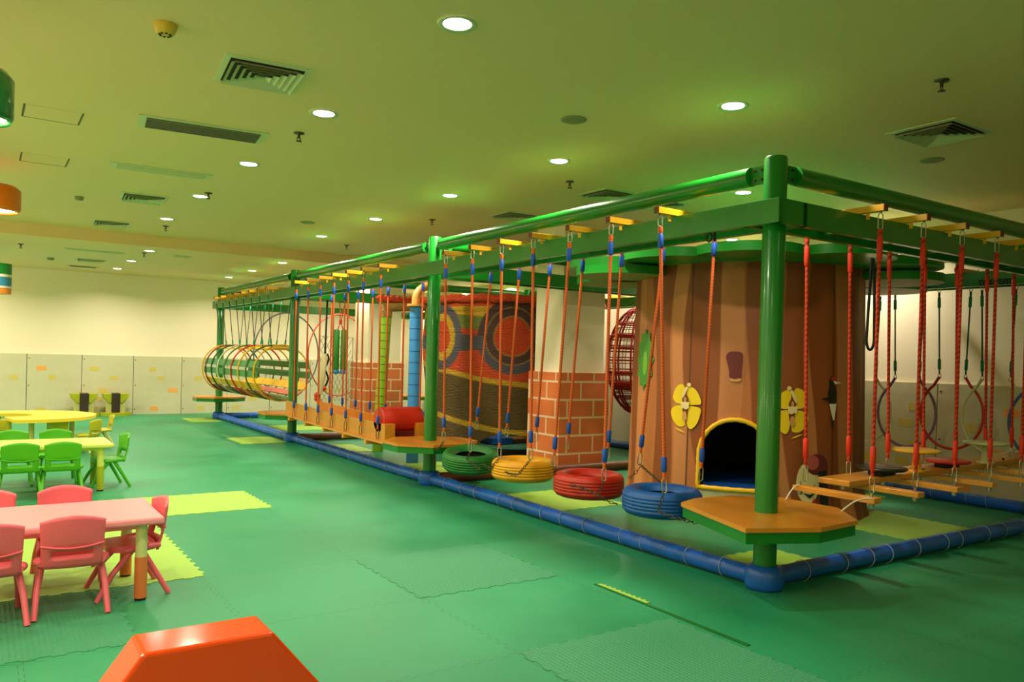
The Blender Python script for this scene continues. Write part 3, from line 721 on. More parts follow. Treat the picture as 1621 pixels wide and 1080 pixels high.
for j in range(NZ+1):
    z=Z0+(Z1-Z0)*j/NZ; rr=CR*(1-.03*math.sin((z-Z0)*3))+(.02 if z>2.2 else 0)
    for i in range(NA):
        a=2*PI*i/NA; vs.append(Vector(((rr+.005*math.sin(i*.7+j))*math.cos(a),(rr+.005*math.sin(i*.5+j*2.1))*math.sin(a),z)))
        dd=(math.degrees(a)-FA+180)%360-180
        if abs(dd)>110: c=WC[5][1]
        else:
            c=[0,0,0]
            for du in (-.25,.25):
                for dz in (-.004,.004):
                    q=WC[face_mat(dd+du,z+dz)][1]
                    for t in range(3): c[t]+=q[t]/4
        k=.86+.14*math.sin(j*2.0+.6*math.sin(i*.9))*math.sin(i*1.3)
        cols.append(rgb(*[v*k for v in c]))
m.v=vs
for j in range(NZ):
    z=Z0+(Z1-Z0)*(j+.5)/NZ
    for i in range(NA):
        dd=(math.degrees(2*PI*(i+.5)/NA)-FA+180)%360-180
        u=dd*CR*PI/180
        if abs(u-.05)<.42 and .1<z<.26+.13*math.cos((u-.05)*3.4): continue     # mouth opening
        m.f.append([j*NA+i,j*NA+(i+1)%NA,(j+1)*NA+(i+1)%NA,(j+1)*NA+i]); m.m.append(0); m.sm.append(True)
CM=croch('croch_painted',(128,128,128)); 
for l in list(CM.node_tree.links):
    if l.to_socket.name=='Base Color': CM.node_tree.links.remove(l)
at=CM.node_tree.nodes.new('ShaderNodeVertexColor'); at.layer_name='paint'; CM.node_tree.links.new(at.outputs['Color'],CM.node_tree.nodes['Principled BSDF'].inputs['Base Color'])
set_paint(m.build('woven_skin',CM,e),cols)

m=MB()
m.tube([((CR+.03)*math.cos(2*PI*i/160),(CR+.03)*math.sin(2*PI*i/160),2.38+.01*math.sin(i*.8)) for i in range(160)],[.06+.006*math.sin(i*1.9) for i in range(160)],0,10,closed=True)
m.build('rolled_rim',WM[0],e)
m=MB(); m.lathe([(.02,.22),(1.3,.2),(1.32,.16)],n=40,mi=0); m.box((-.9,-.9,.22),(-.55,.2,.30),1); m.box((-.5,-.8,.22),(.1,-.4,.27),2); m.build('inner_cushion',[WM[8],BLUEPAD,WM[7]],e)
m=MB()
for i in range(6):
    a=2*PI*i/6+.3; m.tube([(1.3*math.cos(a),1.3*math.sin(a),0),(1.3*math.cos(a),1.3*math.sin(a),2.35)],.05,0,12)
for i in range(5):
    a=PI*i/5; m.tube([(1.35*math.cos(a),1.35*math.sin(a),2.42),(0,0,2.5),(-1.35*math.cos(a),-1.35*math.sin(a),2.42)],.028,0,8)
m.build('inner_frame',GREEN,e)
# padded poles
BPM=mat('sky_blue_vinyl',(58,140,210),.4); GPM=mat('lime_vinyl',(130,176,30),.4); TAN=mat('tan_pipe',(208,146,70),.4)
e=tag(empty('padded_pole',(.68,6.585,0)),'blue padded vertical pole with bent tan pipe on top','pole')
m=MB(); n=14
for i in range(n):
    z0=.0+2.2*i/n; z1=2.2*(i+1)/n; m.tube([(0,0,z0),(0,0,z1-.009)],.084,0,24,caps=False); m.tube([(0,0,z1-.009),(0,0,z1)],.0835,1,24,caps=False)
m.tube([(0,0,2.195),(0,0,2.2)],.084,0,24); m.build('pole_padding',[BPM,mat('seam_blue',(16,52,96),.6)],e)
m=MB(); m.tube([(0,0,2.2),(0,0,2.23)],.125,0,24); pts=[(0,0,2.23)]+[(.22-.22*math.cos(t),0,2.3+.2*math.sin(t)) for t in [PI/2*i/8 for i in range(9)]]+[(.5,.05,2.49)]
m.tube(pts,.06,0,14); m.build('bent_pipe',TAN,e)
e=tag(empty('padded_pole',(.86,7.95,0)),'lime green padded pole behind the blue pole','pole')
m=MB(); n=17
for i in range(n):
    z0=.0+2.1*i/n; z1=2.1*(i+1)/n; s=-.09
    m.tube([(s+.09*z0/2.1,0,z0),(s+.09*z1/2.1,0,z1-.01)],.0835,0,24,caps=False); m.tube([(s+.09*z1/2.1,0,z1-.01),(s+.09*z1/2.1,0,z1)],.083,1,24,caps=False)
m.build('pole_padding',[GPM,mat('seam_olive',(60,84,14),.6)],e)
m=MB(); m.tube([(0,0,2.1),(0,0,2.2)],.09,0,16); m.tube([(-.05,0,2.25),(.7,-.1,2.3)],.07,0,12); m.build('pole_collar',WM[7],e)
m=MB()
for i in range(9): m.tube([(-.16+.1*i,0,2.36),(-.1+.1*i,0,2.40),(-.06+.1*i,0,2.36)],[.05,.065,.05],0,8)
m.build('crochet_bobbles',WM[0],e)
# ------------------------------------------------------------ cocoon net
NETR=mat('red_net',(170,34,20),.7)
def tube_lines(m,lines,r,mi=0,closed=False):
    for l in lines: m.tube(l,r,mi,5,closed=closed)
e=tag(empty('net_cocoon',(4.55,6.1,0)),'red rope net cocoon hanging between the column and playhouse','net pod')
m=MB(); zc,rz,rx=1.52,.88,.56
for k in range(9):
    z=-.9+.225*k; rr=rx*math.sqrt(max(0,1-z*z)); 
    if rr>.05: m.tube(circle((0,0,zc+rz*z),rr,'z',36),.013 if k%3 else .022,0,6,closed=True)
for k in range(12):
    a=2*PI*k/12; m.tube([(rx*math.cos(t)*math.cos(a),rx*math.cos(t)*math.sin(a),zc+rz*math.sin(t)) for t in [-PI/2+PI*i/16 for i in range(17)]],.017,0,6)
m.build('cocoon_ribs',NETR,e)
m=MB()
for k in range(18):
    z=-.92+1.84*k/17; rr=rx*.99*math.sqrt(1-z*z); m.tube(circle((0,0,zc+rz*z),rr,'z',28),.007,0,4,closed=True)
for k in range(24):
    a=2*PI*k/24; m.tube([(rx*math.cos(t)*math.cos(a),rx*math.cos(t)*math.sin(a),zc+rz*math.sin(t)) for t in [-PI/2+PI*i/14 for i in range(15)]],.006,0,4)
m.build('netting',mat('red_mesh',(150,60,40),.8),e)
m=MB(); m.lathe([(.02,zc-.5),(.45,zc-.48),(.5,zc-.36)],n=30); m.build('seat_cushion',mat('cocoon_seat',(190,45,28),.6),e)
m=MB(); m.tube([(0,0,zc+rz),(.2,0,2.5)],.012,0,6); m.build('rope',ROPE_R,e)
# loose hoops behind the tunnel
for nm,x,y,r,c,lb in (('grey',1.38,14.3,.92,(92,92,100),'large thin grey hoop hung behind the hoop tunnel'),('pink',2.35,13.6,.92,(220,90,70),'large thin coral hoop hung left of the farther column')):
    e=tag(empty('large_hoop',(x,y,0)),lb,'hoop','large hoops behind the tunnel')
    m=MB(); m.tube(circle((0,0,1.48),r,'y',48,rz=R(22)),.016,0,8,closed=True); m.build('ring',mat('hoop_'+nm,c,.4),e)
    m=MB(); m.tube([(0,0,1.48+r),(0,0,2.5)],.01,0,6); m.build('rope',ROPE_K,e)
# rope net
m=MB(); P0=Vector((1.2,11.8,.55));P1=Vector((2.0,12.0,.55)); H=1.3
for k in range(-7,9):
    for s in (1,-1):
        a=P0+(P1-P0)*(k/8.0); b=P0+(P1-P0)*((k+s*7)/8.0)+Vector((0,0,H))
        f0=[q for q in [i/10 for i in range(11)] if 0<=((a+(b-a)*q)-P0).dot(P1-P0)/(P1-P0).length_squared<=1]
        if len(f0)>1: m.tube([a+(b-a)*f0[0],a+(b-a)*f0[-1]],.006,0,4)
m.tube([P0,P0+Vector((0,0,H)),P1+Vector((0,0,H)),P1],.009,0,5)
tag(m.build('rope_net',mat('grey_net',(150,140,120),.8)),'pale rope climbing net beyond the plank bridge','climbing net')
# punch bag pair
e=tag(empty('hanging_bag',(.82,9.73,0)),'pair of green padded bags with blue ends hung from the middle beam','hanging bag')
m=MB()
for s in (-.055,.055): m.tube([(s,-s*.5,1.22),(s,-s*.5,1.25),(s,-s*.5,1.9),(s,-s*.5,1.93)],[.04,.052,.052,.04],0,16)
m.build('bag_body',mat('bag_green',(40,125,40),.45,bump=.1,bscale=10),e)
m=MB()
for s in (-.055,.055): m.tube([(s,-s*.5,1.15),(s,-s*.5,1.17),(s,-s*.5,1.22)],[.03,.056,.054],0,16)
m.build('bag_end',BPM,e)
m=MB(); m.tube([(-.05,0,1.93),(0,0,2.06),(.05,0,1.93)],.012,0,6); m.tube([(0,0,2.05),(-.03,0,2.43)],.008,0,6); m.tube([(0,0,2.05),(.08,0,2.43)],.008,0,6); m.tube([(0,0,2.02),(0,0,2.1)],.03,0,8); m.build('hanging_cord',ROPE_R,e)
# rescue gear bundle
e=tag(empty('rope_gear',(.53,9.73,0)),'hanging gear with black strap, beige tube and red pulleys','climbing gear')
m=MB(); m.tube([(.04,0,2.43),(.03,0,2.0),(.02,0,1.5)],.017,0,8); m.build('strap',BLACK,e)
m=MB(); m.tube([(0,0,1.5),(.01,0,1.42),(-.06,0,.8)],[.03,.055,.05],0,12); m.build('padded_tube',mat('beige_vinyl',(205,190,140),.5),e)
m=MB(); m.tube([(.06+.03*math.sin(i),0.0,1.5-.055*i) for i in range(12)],.018,0,6); m.build('cord_loops',BLACK,e)
m=MB()
for px,pz,pr_ in ((-.1,.78,.06),(-.06,.68,.05),(.02,.9,.045),(-.02,.6,.045),(-.11,.72,.05)): m.lathe([(.001,-pr_),(pr_*.7,-pr_*.7),(pr_,0),(pr_*.7,pr_*.7),(.001,pr_)],(px,0,pz),14)
m.build('pulley_knots',mat('red_gloss',(215,50,30),.35),e)
# ------------------------------------------------------------ children's furniture
def chair_master(mt,label,s=1.0,leg=None,name='child_chair'):
    """faces +y; back at -y"""
    leg=leg or mt
    e=empty(name)
    # seat: rounded slab, slightly dished
    m=MB(); P=[]
    for i in range(32):
        a=2*PI*i/32; c,sn=math.cos(a),math.sin(a)
        P.append((.155*math.copysign(abs(c)**.5,c),.14*math.copysign(abs(sn)**.55,sn)+.0))
    m.prism([(x*s,y*s) for x,y in P],.275*s,.31*s,0,smooth=True); m.build('seat',mt,e,bevel=.01)
    # backrest: curved shell with slot: columns
    m=MB(); nx=18; t=.016*s
    def bp(u,v):  # u -1..1, v 0..1
        w=.15+.012*v
        x=u*w; y=-.165-.06*v+ .035*u*u*(.6+.6*v) -.012*math.sin(v*PI)
        z=.27+.3*v-.035*u*u*v*v
        return Vector((x*s,y*s,z*s))
    vv=[0,.08,.14,.19,.27,.35,.5,.65,.8,.92,1.0]
    vs=[];fs=[]
    for o_ in (0,1):
        for v in vv:
            for i in range(nx+1):
                p=bp(-1+2*i/nx,v); p.y+= t*o_; vs.append(p)
    W=nx+1; B=len(vv)*W
    def hole(i,j): return j in (3,4) and 3<=i<=nx-4
    for j in range(len(vv)-1):
        for i in range(nx):
            if hole(i,j): continue
            a=j*W+i; fs.append((a,a+1,a+W+1,a+W)); fs.append((B+a,B+a+W,B+a+W+1,B+a+1))
            if i==0: fs.append((a,a+W,B+a+W,B+a))
            if i==nx-1: fs.append((a+1,B+a+1,B+a+W+1,a+W+1))
            if j==0 : fs.append((a,B+a,B+a+1,a+1))
            if j==len(vv)-2: fs.append((a+W,a+W+1,B+a+W+1,B+a+W))
            if hole(i,j+1) : fs.append((a+W,a+W+1,B+a+W+1,B+a+W))
            if j>0 and hole(i,j-1): fs.append((a,B+a,B+a+1,a+1))
            if i+1<nx and hole(i+1,j): fs.append((a+1,B+a+1,B+a+W+1,a+W+1))
            if i>0 and hole(i-1,j): fs.append((a,a+W,B+a+W,B+a))
    m.add(vs,fs,0,True); m.build('backrest',mt,e)
    # belt line ridge across the back
    m=MB(); m.tube([bp(-1+2*i/12,.47-.08*(1-(-1+2*i/12)**2))+Vector((0,-.004,0)) for i in range(13)],.006*s,0,6); m.build('back_ridge',mt,e)
    # side brackets + legs
    for sx in (-1,1):
        m=MB(); m.tube([(sx*.15*s,-.15*s,.30*s),(sx*.168*s,-.08*s,.30*s),(sx*.16*s,.05*s,.285*s)],[.016*s,.024*s,.016*s],0,10); m.build('side_bracket',mt,e)
        for sy in (-1,1):
            m=MB(); m.tube([(sx*.145*s,-.04*s*1 if sy<0 else 0.0,.29*s),(sx*.168*s,sy*.12*s,.15*s),(sx*.18*s,sy*.2*s,.004)],[.019*s,.017*s,.0155*s],0,10); m.build('leg',leg,e)
    tag(e,label,'chair'); return e
def place(src,used,x,y,rz,label,group):
    o=src if not used else copy_tree(src)
    o.location=(x,y,0); o.rotation_euler=(0,0,rz); o['label']=label; o['group']=group; return o
pc=chair_master(PINK,'x')
G='pink chairs around the pink table'
place(pc,0,-3.955,1.72,R(-3),'pink chair on the near side, seen whole from behind',G)
place(pc,1,-4.37,1.66,R(4),'pink chair on the near side, cut off by the left frame edge',G)
place(pc,1,-3.63,1.92,R(93),'pink chair at the right end of the pink table',G)
place(pc,1,-3.92,2.42,R(180),'pink chair on the far side, centred behind the whole near one',G)
place(pc,1,-4.36,2.42,R(180),'pink chair on the far side, cut off at the left frame edge',G)
gc=chair_master(CHG,'x')
G='green chairs around the lime table'
place(gc,0,-3.71,5.66,R(0),'green chair on the near side, beside the table leg',G)
place(gc,1,-4.07,5.66,R(0),'green chair on the near side, next to the left frame edge',G)
place(gc,1,-3.25,6.12,R(97),'green chair turned sideways at the right end of the table',G)
place(gc,1,-3.68,6.66,R(180),'green chair on the far side, right one of two tops',G)
place(gc,1,-4.1,6.66,R(180),'green chair on the far side, left one of two tops',G)
yc=chair_master(CHY,'x',.84,CHYLEG)
G='small yellow chairs around the yellow table'
place(yc,0,-3.5,9.5,R(8),'small yellow chair tucked under the front of the crescent table',G)
place(yc,1,-4.1,9.75,R(-20),'small yellow chair in the notch of the crescent table',G)
place(yc,1,-2.86,10.05,R(95),'small yellow chair at the right end of the crescent table',G)
place(yc,1,-3.12,9.35,R(50),'small yellow chair at the front right of the crescent table',G)
place(yc,1,-4.45,9.9,R(-10),'small yellow chair farthest left by the crescent table',G)
def table(x0,x1,y0,y1,top,upper,lower,label,H=.5,foot=BLACK):
    e=tag(empty('child_table',((x0+x1)/2,(y0+y1)/2,0)),label,'table'); w=(x1-x0)/2; d=(y1-y0)/2
    m=MB(); m.box((-w,-d,H-.045),(w,d,H)); m.build('tabletop',top,e,bevel=.014)
    m=MB(); m.box((-w+.12,-d+.07,H-.075),(w-.12,-d+.09,H-.046)); m.box((-w+.12,d-.09,H-.075),(w-.12,d-.07,H-.046)); m.build('apron',top,e)
    for sx in (-1,1):
        for sy in (-1,1):
            lx,ly=sx*(w-.115),sy*(d-.075)
            m=MB(); m.tube([(lx,ly,.015),(lx,ly,.26)],.036,0,20); m.tube([(lx,ly,.26),(lx,ly,H-.046)],.033,1,20); m.tube([(lx,ly,0),(lx,ly,.02)],.032,2,20)
            m.build('leg',[lower,upper,foot],e)
table(-4.69,-3.475,1.62,2.345,PINKTOP,PALELEG,ORLEG,'rectangular pink kids table with orange and pale legs')
table(-4.45,-3.225,5.75,6.46,CHGTOP,CHGTOP,CHGLEG,'rectangular lime green kids table with olive legs')
e=tag(empty('child_table',(-3.85,10.0,0)),'crescent shaped yellow kids table near the far wall','table')
m=MB(); P=[]
a0=R(-100);a1=R(200)
for i in range(41):
    a=a0+(a1-a0)*i/40; P.append((.92*math.cos(a),.95*math.sin(a)))
for i in range(21):
    a=a1-(a1-a0)*i/20; P.append((-.22+.36*math.cos(a),.0+.38*math.sin(a)))
n=len(P)
# crescent: build as strips between outer and inner arcs
K=40; vs=[];fs=[]
for i in range(K+1):
    f=i/K; a=a0+(a1-a0)*f; o_=(.92*math.cos(a),.95*math.sin(a)); i_=(-.2+.3*math.cos(a),.02+.32*math.sin(a))
    for z in (.455,.5): vs+=[(o_[0],o_[1],z),(i_[0],i_[1],z)]
for i in range(K):
    b=4*i; c=4*(i+1)
    fs+=[(b+2,b+3,c+3,c+2),(b,c,c+1,b+1),(b,b+2,c+2,c),(b+1,c+1,c+3,b+3)]
fs+=[(0,1,3,2),(4*K,4*K+2,4*K+3,4*K+1)]
m.add(vs,fs); m.build('tabletop',CHYTOP,e)
for a in (-85,-20,50,120,185):
    m=MB(); x,y=.62*math.cos(R(a)),.66*math.sin(R(a)); m.tube([(x,y,0),(x,y,.455)],.035,0,16); m.build('leg',CHYLEG,e)
# green ride-on seats at the far wall
def wall_seat(x,label):
    e=tag(empty('floor_seat',(x,16.1,0)),label,'floor seat','green floor seats against the far wall')
    G1=WSG
    m=MB(); m.prism([(.33*math.cos(2*PI*i/32),.22*math.sin(2*PI*i/32)) for i in range(32)],0,.07,smooth=True); m.build('base',G1[0],e,bevel=.02)
    m=MB(); m.prism([(-.2,-.08),(.2,-.08),(.17,.12),(-.17,.12)],.07,.48); m.build('body',G1[1],e,bevel=.02)
    for s in (-1,1):
        m=MB(); m.add([(s*.08,-.1,.5),(s*.27,-.1,.5),(s*.25,-.1,.4),(s*.12,-.1,.27),(s*.08,-.1,.3),(s*.08,.1,.5),(s*.27,.1,.5),(s*.25,.1,.4),(s*.12,.1,.27),(s*.08,.1,.3)],
          [(0,1,2,3,4),(9,8,7,6,5),(0,5,6,1),(1,6,7,2),(2,7,8,3),(3,8,9,4),(4,9,5,0)]); m.build('wing',G1[0],e,bevel=.015)
    m=MB(); m.box((-.085,-.13,.075),(.085,.11,.505)); m.build('centre_pad',G1[2],e,bevel=.015)
WSG=[mat('olive_vinyl',(165,170,24),.45),mat('pale_olive',(186,184,110),.5),mat('brown_pad',(52,36,22),.5)]
wall_seat(-2.5,'olive green floor seat with brown centre, left of the pair at the wall'); wall_seat(-1.88,'olive green floor seat with brown centre, right of the pair at the wall')
# orange foam block in the foreground
P=[(-4.36,.03),(-4.18,.2),(-3.955,.505),(-3.53,.505),(-3.2,.1),(-3.2,.0),(-4.36,.0)]
m=MB(); vs=[(x,-.44,z) for x,z in P]; 
cx=sum(p[0] for p in P)/len(P); 
vs+=[(x,-.66,z) for x,z in P]; n=len(P)
m.add(vs,[tuple(range(n)),tuple(range(n,2*n))[::-1]]+[(i,n+i,n+(i+1)%n,(i+1)%n) for i in range(n)])
o=m.build('foam_block',ORANGE,bevel=.012); tag(o,'glossy orange angular foam block in the foreground bottom left','foam block')
# ------------------------------------------------------------ ceiling fittings
def downlight(x,y,z,label):
    e=tag(empty('downlight',(x,y,z)),label,'ceiling light','recessed ceiling downlights')
    m=MB(); m.lathe([(.075,-.002),(.105,-.012),(.112,-.001)],n=28); m.build('rim',VENTW,e)
    m=MB(); m.lathe([(.001,-.006),(.078,-.006),(.078,-.001)],n=28); m.build('diffuser',LAMPDISC,e)
    return e
rowsx=[(-2.25,'left row'),(0.02,'middle row'),(2.35,'third row'),(4.8,'right row')]
LP=[]
ysn=[.4+2.05*k for k in range(5)]; ysf=[11.15,13.1,14.95]
for x,rn in rowsx:
    for k,y in enumerate(ysn+ysf):
        if x>2 and k==0: continue
        if x==2.35 and k in (2,3): continue
        if x==2.35 and k==1: y=2.25
        z=ZC if y<YS else ZF
        xx=x+(.2 if y>YS else 0)
        if x<1: downlight(xx,y,z,'round downlight in the %s over the course, %s from the camera'%(rn,ordn[k]) if x>-1 else 'round downlight in the %s of the ceiling, %s from the camera'%(rn,ordn[k]))
        elif y<5 : downlight(xx,y,z,'round downlight in the %s above the frame, %s from the camera'%(rn,ordn[k]))
        LP.append((xx,y,z))
for x in (-4.6,-6.9):
    for y in (-3.6,-1.6,.4,2.45,4.5,6.55,8.6,11.15,13.1,14.95): LP.append((x,y,ZC if y<YS else ZF))
for x in (-2.25,.02): LP+= [(x,-1.7,ZC),(x,-3.8,ZC)]
def quad_mb(M,P4,z): pass
def sq_vent(c,hx,hy,z,rot,label):
    e=tag(empty('ceiling_vent',(c[0],c[1],z),rot),label,'ceiling vent','square ceiling vents')
    m=MB(); 
    def ring(a0,a1,z0,z1,mi):
        vs=[]
        for s,zz in ((a0,z0),(a1,z1)): vs+=[(-hx*s,-hy*s,zz),(hx*s,-hy*s,zz),(hx*s,hy*s,zz),(-hx*s,hy*s,zz)]
        m.add(vs,[(i,(i+1)%4,4+(i+1)%4,4+i) for i in range(4)],mi)
    ring(1.0,.86,-.006,-.010,0); ring(1.0,1.0,-.006,0,0); m.build('frame',VENTW,e)
    m=MB(); m.box((-hx*.87,-hy*.87,-.0035),(hx*.87,hy*.87,-.001)); m.build('duct_opening',VENTK,e)
    m=MB()
    for k in range(5):
        a=.84-.16*k; ring(a,a-.11,-.032,-.008,0)
    m.build('louvres',VENTW,e)
sq_vent((-2.885,1.9),.27,.28,ZC,R(-6),'large square ceiling vent at upper left beside the first downlight')
sq_vent((-2.78,7.17),.26,.28,ZC,R(-4),'square ceiling vent half way down the left row of lights')
sq_vent((-2.82,9.67),.26,.28,ZC,R(-4),'square ceiling vent just before the lowered ceiling')
sq_vent((1.76,-.15),.29,.27,ZC,0,'square ceiling vent at upper right above the steps')
sq_vent((1.36,3.28),.27,.25,ZC,0,'square ceiling vent glimpsed above the long top rail'); sq_vent((2.12,3.3),.27,.25,ZC,0,'square ceiling vent glimpsed between top rail and yellow bracket')
sq_vent((1.32,5.07),.27,.25,ZC,0,'square ceiling vent tip seen beyond the second post rail')
sq_vent((-2.68,13.6),.26,.16,ZF,0,'small square vent in the lowered far ceiling')
def lin_vent(c,hx,hy,z,rot,label,light=False):
    e=tag(empty('slot_vent',(c[0],c[1],z),rot),label,'ceiling vent','long slot vents')
    m=MB(); m.box((-hx,-hy,-.008),(hx,hy,-.001)); m.build('frame',VENTW,e)
    m=MB(); m.box((-hx+.06,-hy+.05,-.010),(hx-.06,hy-.05,-.0085)); m.build('duct_opening',VENTW if light else VENTK,e)
    m=MB()
    for k in range(6):
        yy=-hy+.06+(2*hy-.12)*k/5; m.box((-hx+.06,yy-.008,-.02),(hx-.06,yy+.008,-.0105))
    m.build('slats',VENTW if light else VENTG,e)
lin_vent((-2.89,3.53),.5,.19,ZC,R(-6),'long dark slot vent on the ceiling left of centre')
lin_vent((-2.88,5.43),.48,.14,ZC,R(-4),'pale slot vent beyond the dark slot vent',True)
lin_vent((-2.8,11.95),.48,.1,ZF,0,'faint slot vent in the lowered far ceiling, nearest the step',True)
lin_vent((-2.67,15.05),.3,.12,ZF,0,'dark slot vent closest to the far wall')
lin_vent((-1.45,11.6),.16,.12,ZF,0,'short slot vent right of the far downlights',True)
for (x0,x1,y0,y1,lb) in ((-4.17,-3.76,3.68,4.08,'ceiling access hatch outline at the left, nearer one'),(-4.12,-3.71,5.48,5.9,'ceiling access hatch outline at the left, farther one')):
    e=tag(empty('ceiling_hatch',((x0+x1)/2,(y0+y1)/2,ZC)),lb,'access hatch','ceiling access hatches'); m=MB(); w,d=(x1-x0)/2,(y1-y0)/2
    m.box((-w,-d,-.003),(-w+.014,d,-.0005)); m.box((w-.012,-d,-.003),(w,d,-.0005)); m.box((-w,d-.008,-.003),(w,d,-.0005)); m.build('hatch_gap',SEAM,e)
    m=MB(); m.box((-w+.016,-d,-.002),(w-.014,d-.010,-.0005)); m.build('hatch_panel',CEIL,e)
def sprinkler(x,y,z,label):
    m=MB(); m.lathe([(.001,.006),(.045,.006),(.045,-.008),(.012,-.014),(.01,-.045),(.001,-.045)],n=14); m.tube([(-.012,0,-.04),(-.016,0,-.055),(0,0,-.07),(.016,0,-.055),(.012,0,-.04)],.004,0,5); m.lathe([(.001,-.074),(.026,-.072),(.026,-.069),(.001,-.069)],n=12)
    tag(m.build('ceiling_sprinkler',DARKSTEEL,loc=(x,y,z)),label,'sprinkler','ceiling sprinklers')
for (x,y),lb in zip([(-2.22,3.11),(.62,3.05),(.63,6.07),(.65,-.75),(-2.13,9.33),(.72,9.29),(-2.22,6.28)],
    ['beside the second left downlight','over the long rail beyond the middle downlight','far above the second post','alone at the upper right','near the step to the lowered ceiling, left','near the step to the lowered ceiling, right','beside the fourth left downlight']):
    sprinkler(x,y,ZC,'small dark sprinkler head '+lb)
sprinkler(-2.07,11.56,ZF,'small dark sprinkler head in the lowered far ceiling'); sprinkler(-3.88,11.86,ZF,'small dark sprinkler head in lowered ceiling at left edge')
def disc(name,x,y,z,r,h,mt,lb,cat):
    m=MB(); m.lathe([(r,-.001),(r,-h*.5),(r*.85,-h),(.001,-h)],n=28); return tag(m.build(name,mt,loc=(x,y,z)),lb,cat)
DETY=mat('detector_yellow',(225,185,60),.5); SPK=mat('speaker_grey',(135,140,92),.6)
e=tag(empty('smoke_detector',(-3.57,1.43,ZC)),'yellowed round smoke detector at the upper left','smoke detector')
m=MB(); m.lathe([(.062,-.001),(.062,-.02),(.05,-.05),(.035,-.058),(.001,-.058)],n=24); m.build('detector_body',DETY,e)
m=MB(); 
for k in range(8): a=2*PI*k/8; m.box((.03*math.cos(a)-.006,.03*math.sin(a)-.006,-.063),(.03*math.cos(a)+.006,.03*math.sin(a)+.006,-.057))
m.build('detector_slots',BLACK,e)
disc('smoke_detector',-3.43,7.64,ZC,.05,.04,SPK,'small grey smoke detector farther down the left ceiling','smoke detector')
disc('smoke_detector',-3.33,13.83,ZF,.06,.04,SPK,'small smoke detector in the lowered far ceiling','smoke detector')
disc('ceiling_speaker',-.66,1.37,ZC,.1,.012,SPK,'round flat ceiling speaker between the light rows, nearest','speaker')
disc('ceiling_speaker',-.6,7.48,ZC,.1,.012,SPK,'round flat ceiling speaker farther along between light rows','speaker')
disc('ceiling_speaker',2.52,.31,ZC,.1,.012,SPK,'round flat ceiling speaker at upper right below the vent','speaker')
# pendant lamps at the left edge
def pendant(x,y,z0,z1,r,mt,label,glow):
    e=tag(empty('pendant_lamp',(x,y,0)),label,'pendant lamp','pendant lamps at the left edge')
    m=MB(); h=z1-z0; m.lathe([(.02,z1),(r*.8,z1-.01),(r,z1-.05),(r*1.0,z0+.03),(r*.92,z0),(r*.88,z0+.01),(r*.95,z0+.05),(r*.9,z1-.06)],n=36); m.build('lamp_shade',mt,e)
    m=MB(); m.lathe([(.001,z0+.02),(r*.8,z0+.02),(r*.8,z0+.04)],n=24); m.build('bulb',glow,e)
    m=MB(); m.tube([(0,0,z1),(0,0,ZC if y<YS else ZF)],.006,0,6); m.build('cord',BLACK,e)
GLOW=mat('lamp_glow',(255,245,225),.4,emit=(255,240,210),es=9)
pendant(-4.445,1.5,2.66,2.93,.16,mat('shade_green',(20,110,50),.2,coat=.6),'dark green pendant lamp at the upper left edge',GLOW)
pendant(-4.33,6.0,2.83,3.10,.24,mat('shade_orange',(240,120,12),.35),'orange pendant lamp at the left edge',GLOW)
e=tag(empty('striped_lantern',(-4.19,12,0)),'hanging lantern with green, blue and orange stripes at left edge','lantern')
m=MB()
for k,(z0,z1) in enumerate(((2.66,2.83),(2.61,2.655),(2.47,2.605),(2.43,2.465),(2.34,2.425))): m.tube([(0,0,z0),(0,0,z1)],.2,k,28)
m.build('lantern_shade',[mat('stripe_green',(20,130,50),.4),DW_,mat('stripe_blue',(60,140,180),.4),DW_,mat('stripe_orange',(240,140,40),.4)],e)
m=MB(); m.tube([(0,0,2.83),(0,0,ZF)],.006,0,6); m.build('cord',BLACK,e)
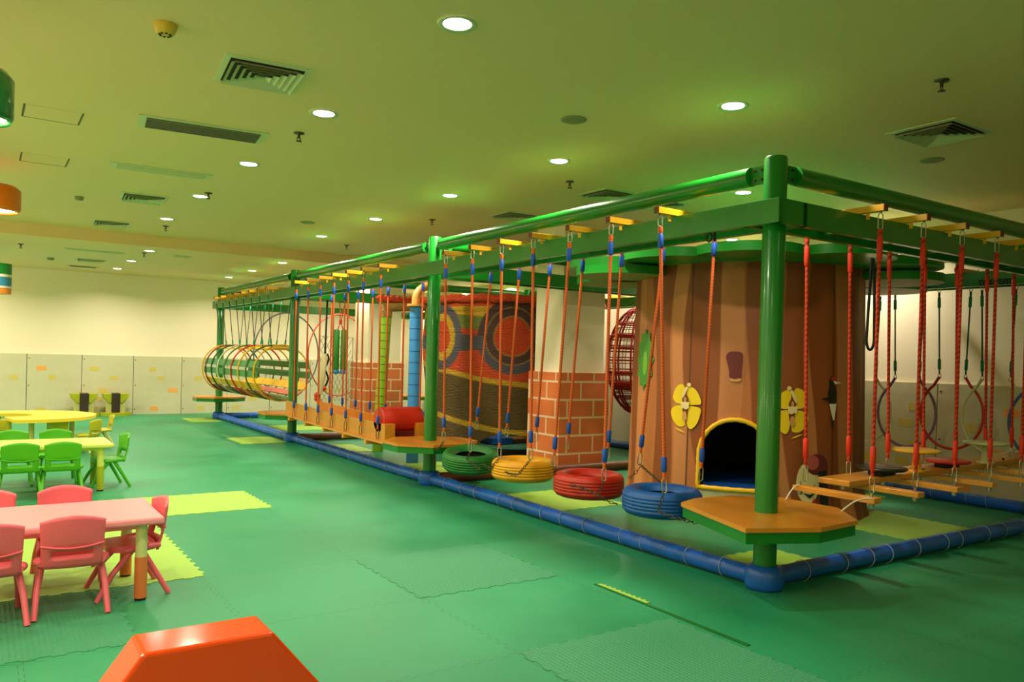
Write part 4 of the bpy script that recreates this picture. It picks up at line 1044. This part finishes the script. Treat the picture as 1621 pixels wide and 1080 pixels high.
# ------------------------------------------------------------ lights
def area(x,y,z,p,size,col=(1,.92,.72),spread=180):
    l=bpy.data.lights.new('downlight_lamp','AREA'); l.shape='DISK'; l.size=size; l.energy=p; l.color=col; l.spread=R(spread)
    o=bpy.data.objects.new('downlight_lamp',l); o.location=(x,y,z); COL.objects.link(o); return o
for (x,y,z) in LP:
    p=30
    if x>1: p=(40 if x>4 else 22) if y>1 else 5
    if -1<x<1 and 3<y<10: p=44
    if x<-4: p=22
    if y<-1 and x>-4: p=7 if x<-1 else 1
    if y>YS: p=30
    if y>14: p=40
    area(x,y,z-.03,p,.16,(1,.9,.70),150)
def pend_fill_light(x,y,z,p,col=(1,.8,.46)):
    l=bpy.data.lights.new('pendant_and_fill_light','POINT'); l.energy=p; l.color=col; l.shadow_soft_size=.15
    o=bpy.data.objects.new('pendant_and_fill_light',l); o.location=(x,y,z); COL.objects.link(o)
for y in (-5,-2,1.2,4.4,7.6,12,15): pend_fill_light(-6.4,y,2.55,46)  # added fill points out of view, warming the ceiling; no lamp fittings
for x,y in ((-4,-6.2),(-1.6,-6.2)): pend_fill_light(x,y,2.5,26)  # more unseen fill, put in behind the camera without any lamps
pend_fill_light(-4.445,1.5,2.62,6); pend_fill_light(-4.33,6,2.8,6)
w=bpy.data.worlds.new('world'); SC.world=w; w.use_nodes=True; w.node_tree.nodes['Background'].inputs[0].default_value=(.9,.85,.6,1); w.node_tree.nodes['Background'].inputs[1].default_value=.3
# ------------------------------------------------------------ camera
cam=bpy.data.cameras.new('camera'); co=bpy.data.objects.new('camera',cam); COL.objects.link(co); SC.camera=co
yaw,pitch,roll,f=.5924,-.0068,.0264,1253.95
fw=Vector((math.cos(pitch)*math.sin(yaw),math.cos(pitch)*math.cos(yaw),math.sin(pitch)))
r0=Vector((math.cos(yaw),-math.sin(yaw),0)); u0=r0.cross(fw)
r_=r0*math.cos(roll)+u0*math.sin(roll); u_=-r0*math.sin(roll)+u0*math.cos(roll)
M3=Matrix((r_,u_,-fw)).transposed().to_4x4(); M3.translation=Vector((-4.4167,-3.4514,1.5)); co.matrix_world=M3
cam.sensor_width=36; cam.lens=f*36/1621; cam.shift_y=36.5/1621; cam.clip_start=.05; cam.clip_end=100
SC.view_settings.view_transform='Standard'; SC.view_settings.look='None'; SC.view_settings.gamma=1; SC.view_settings.use_curve_mapping=False
SC.view_settings.exposure=0.0
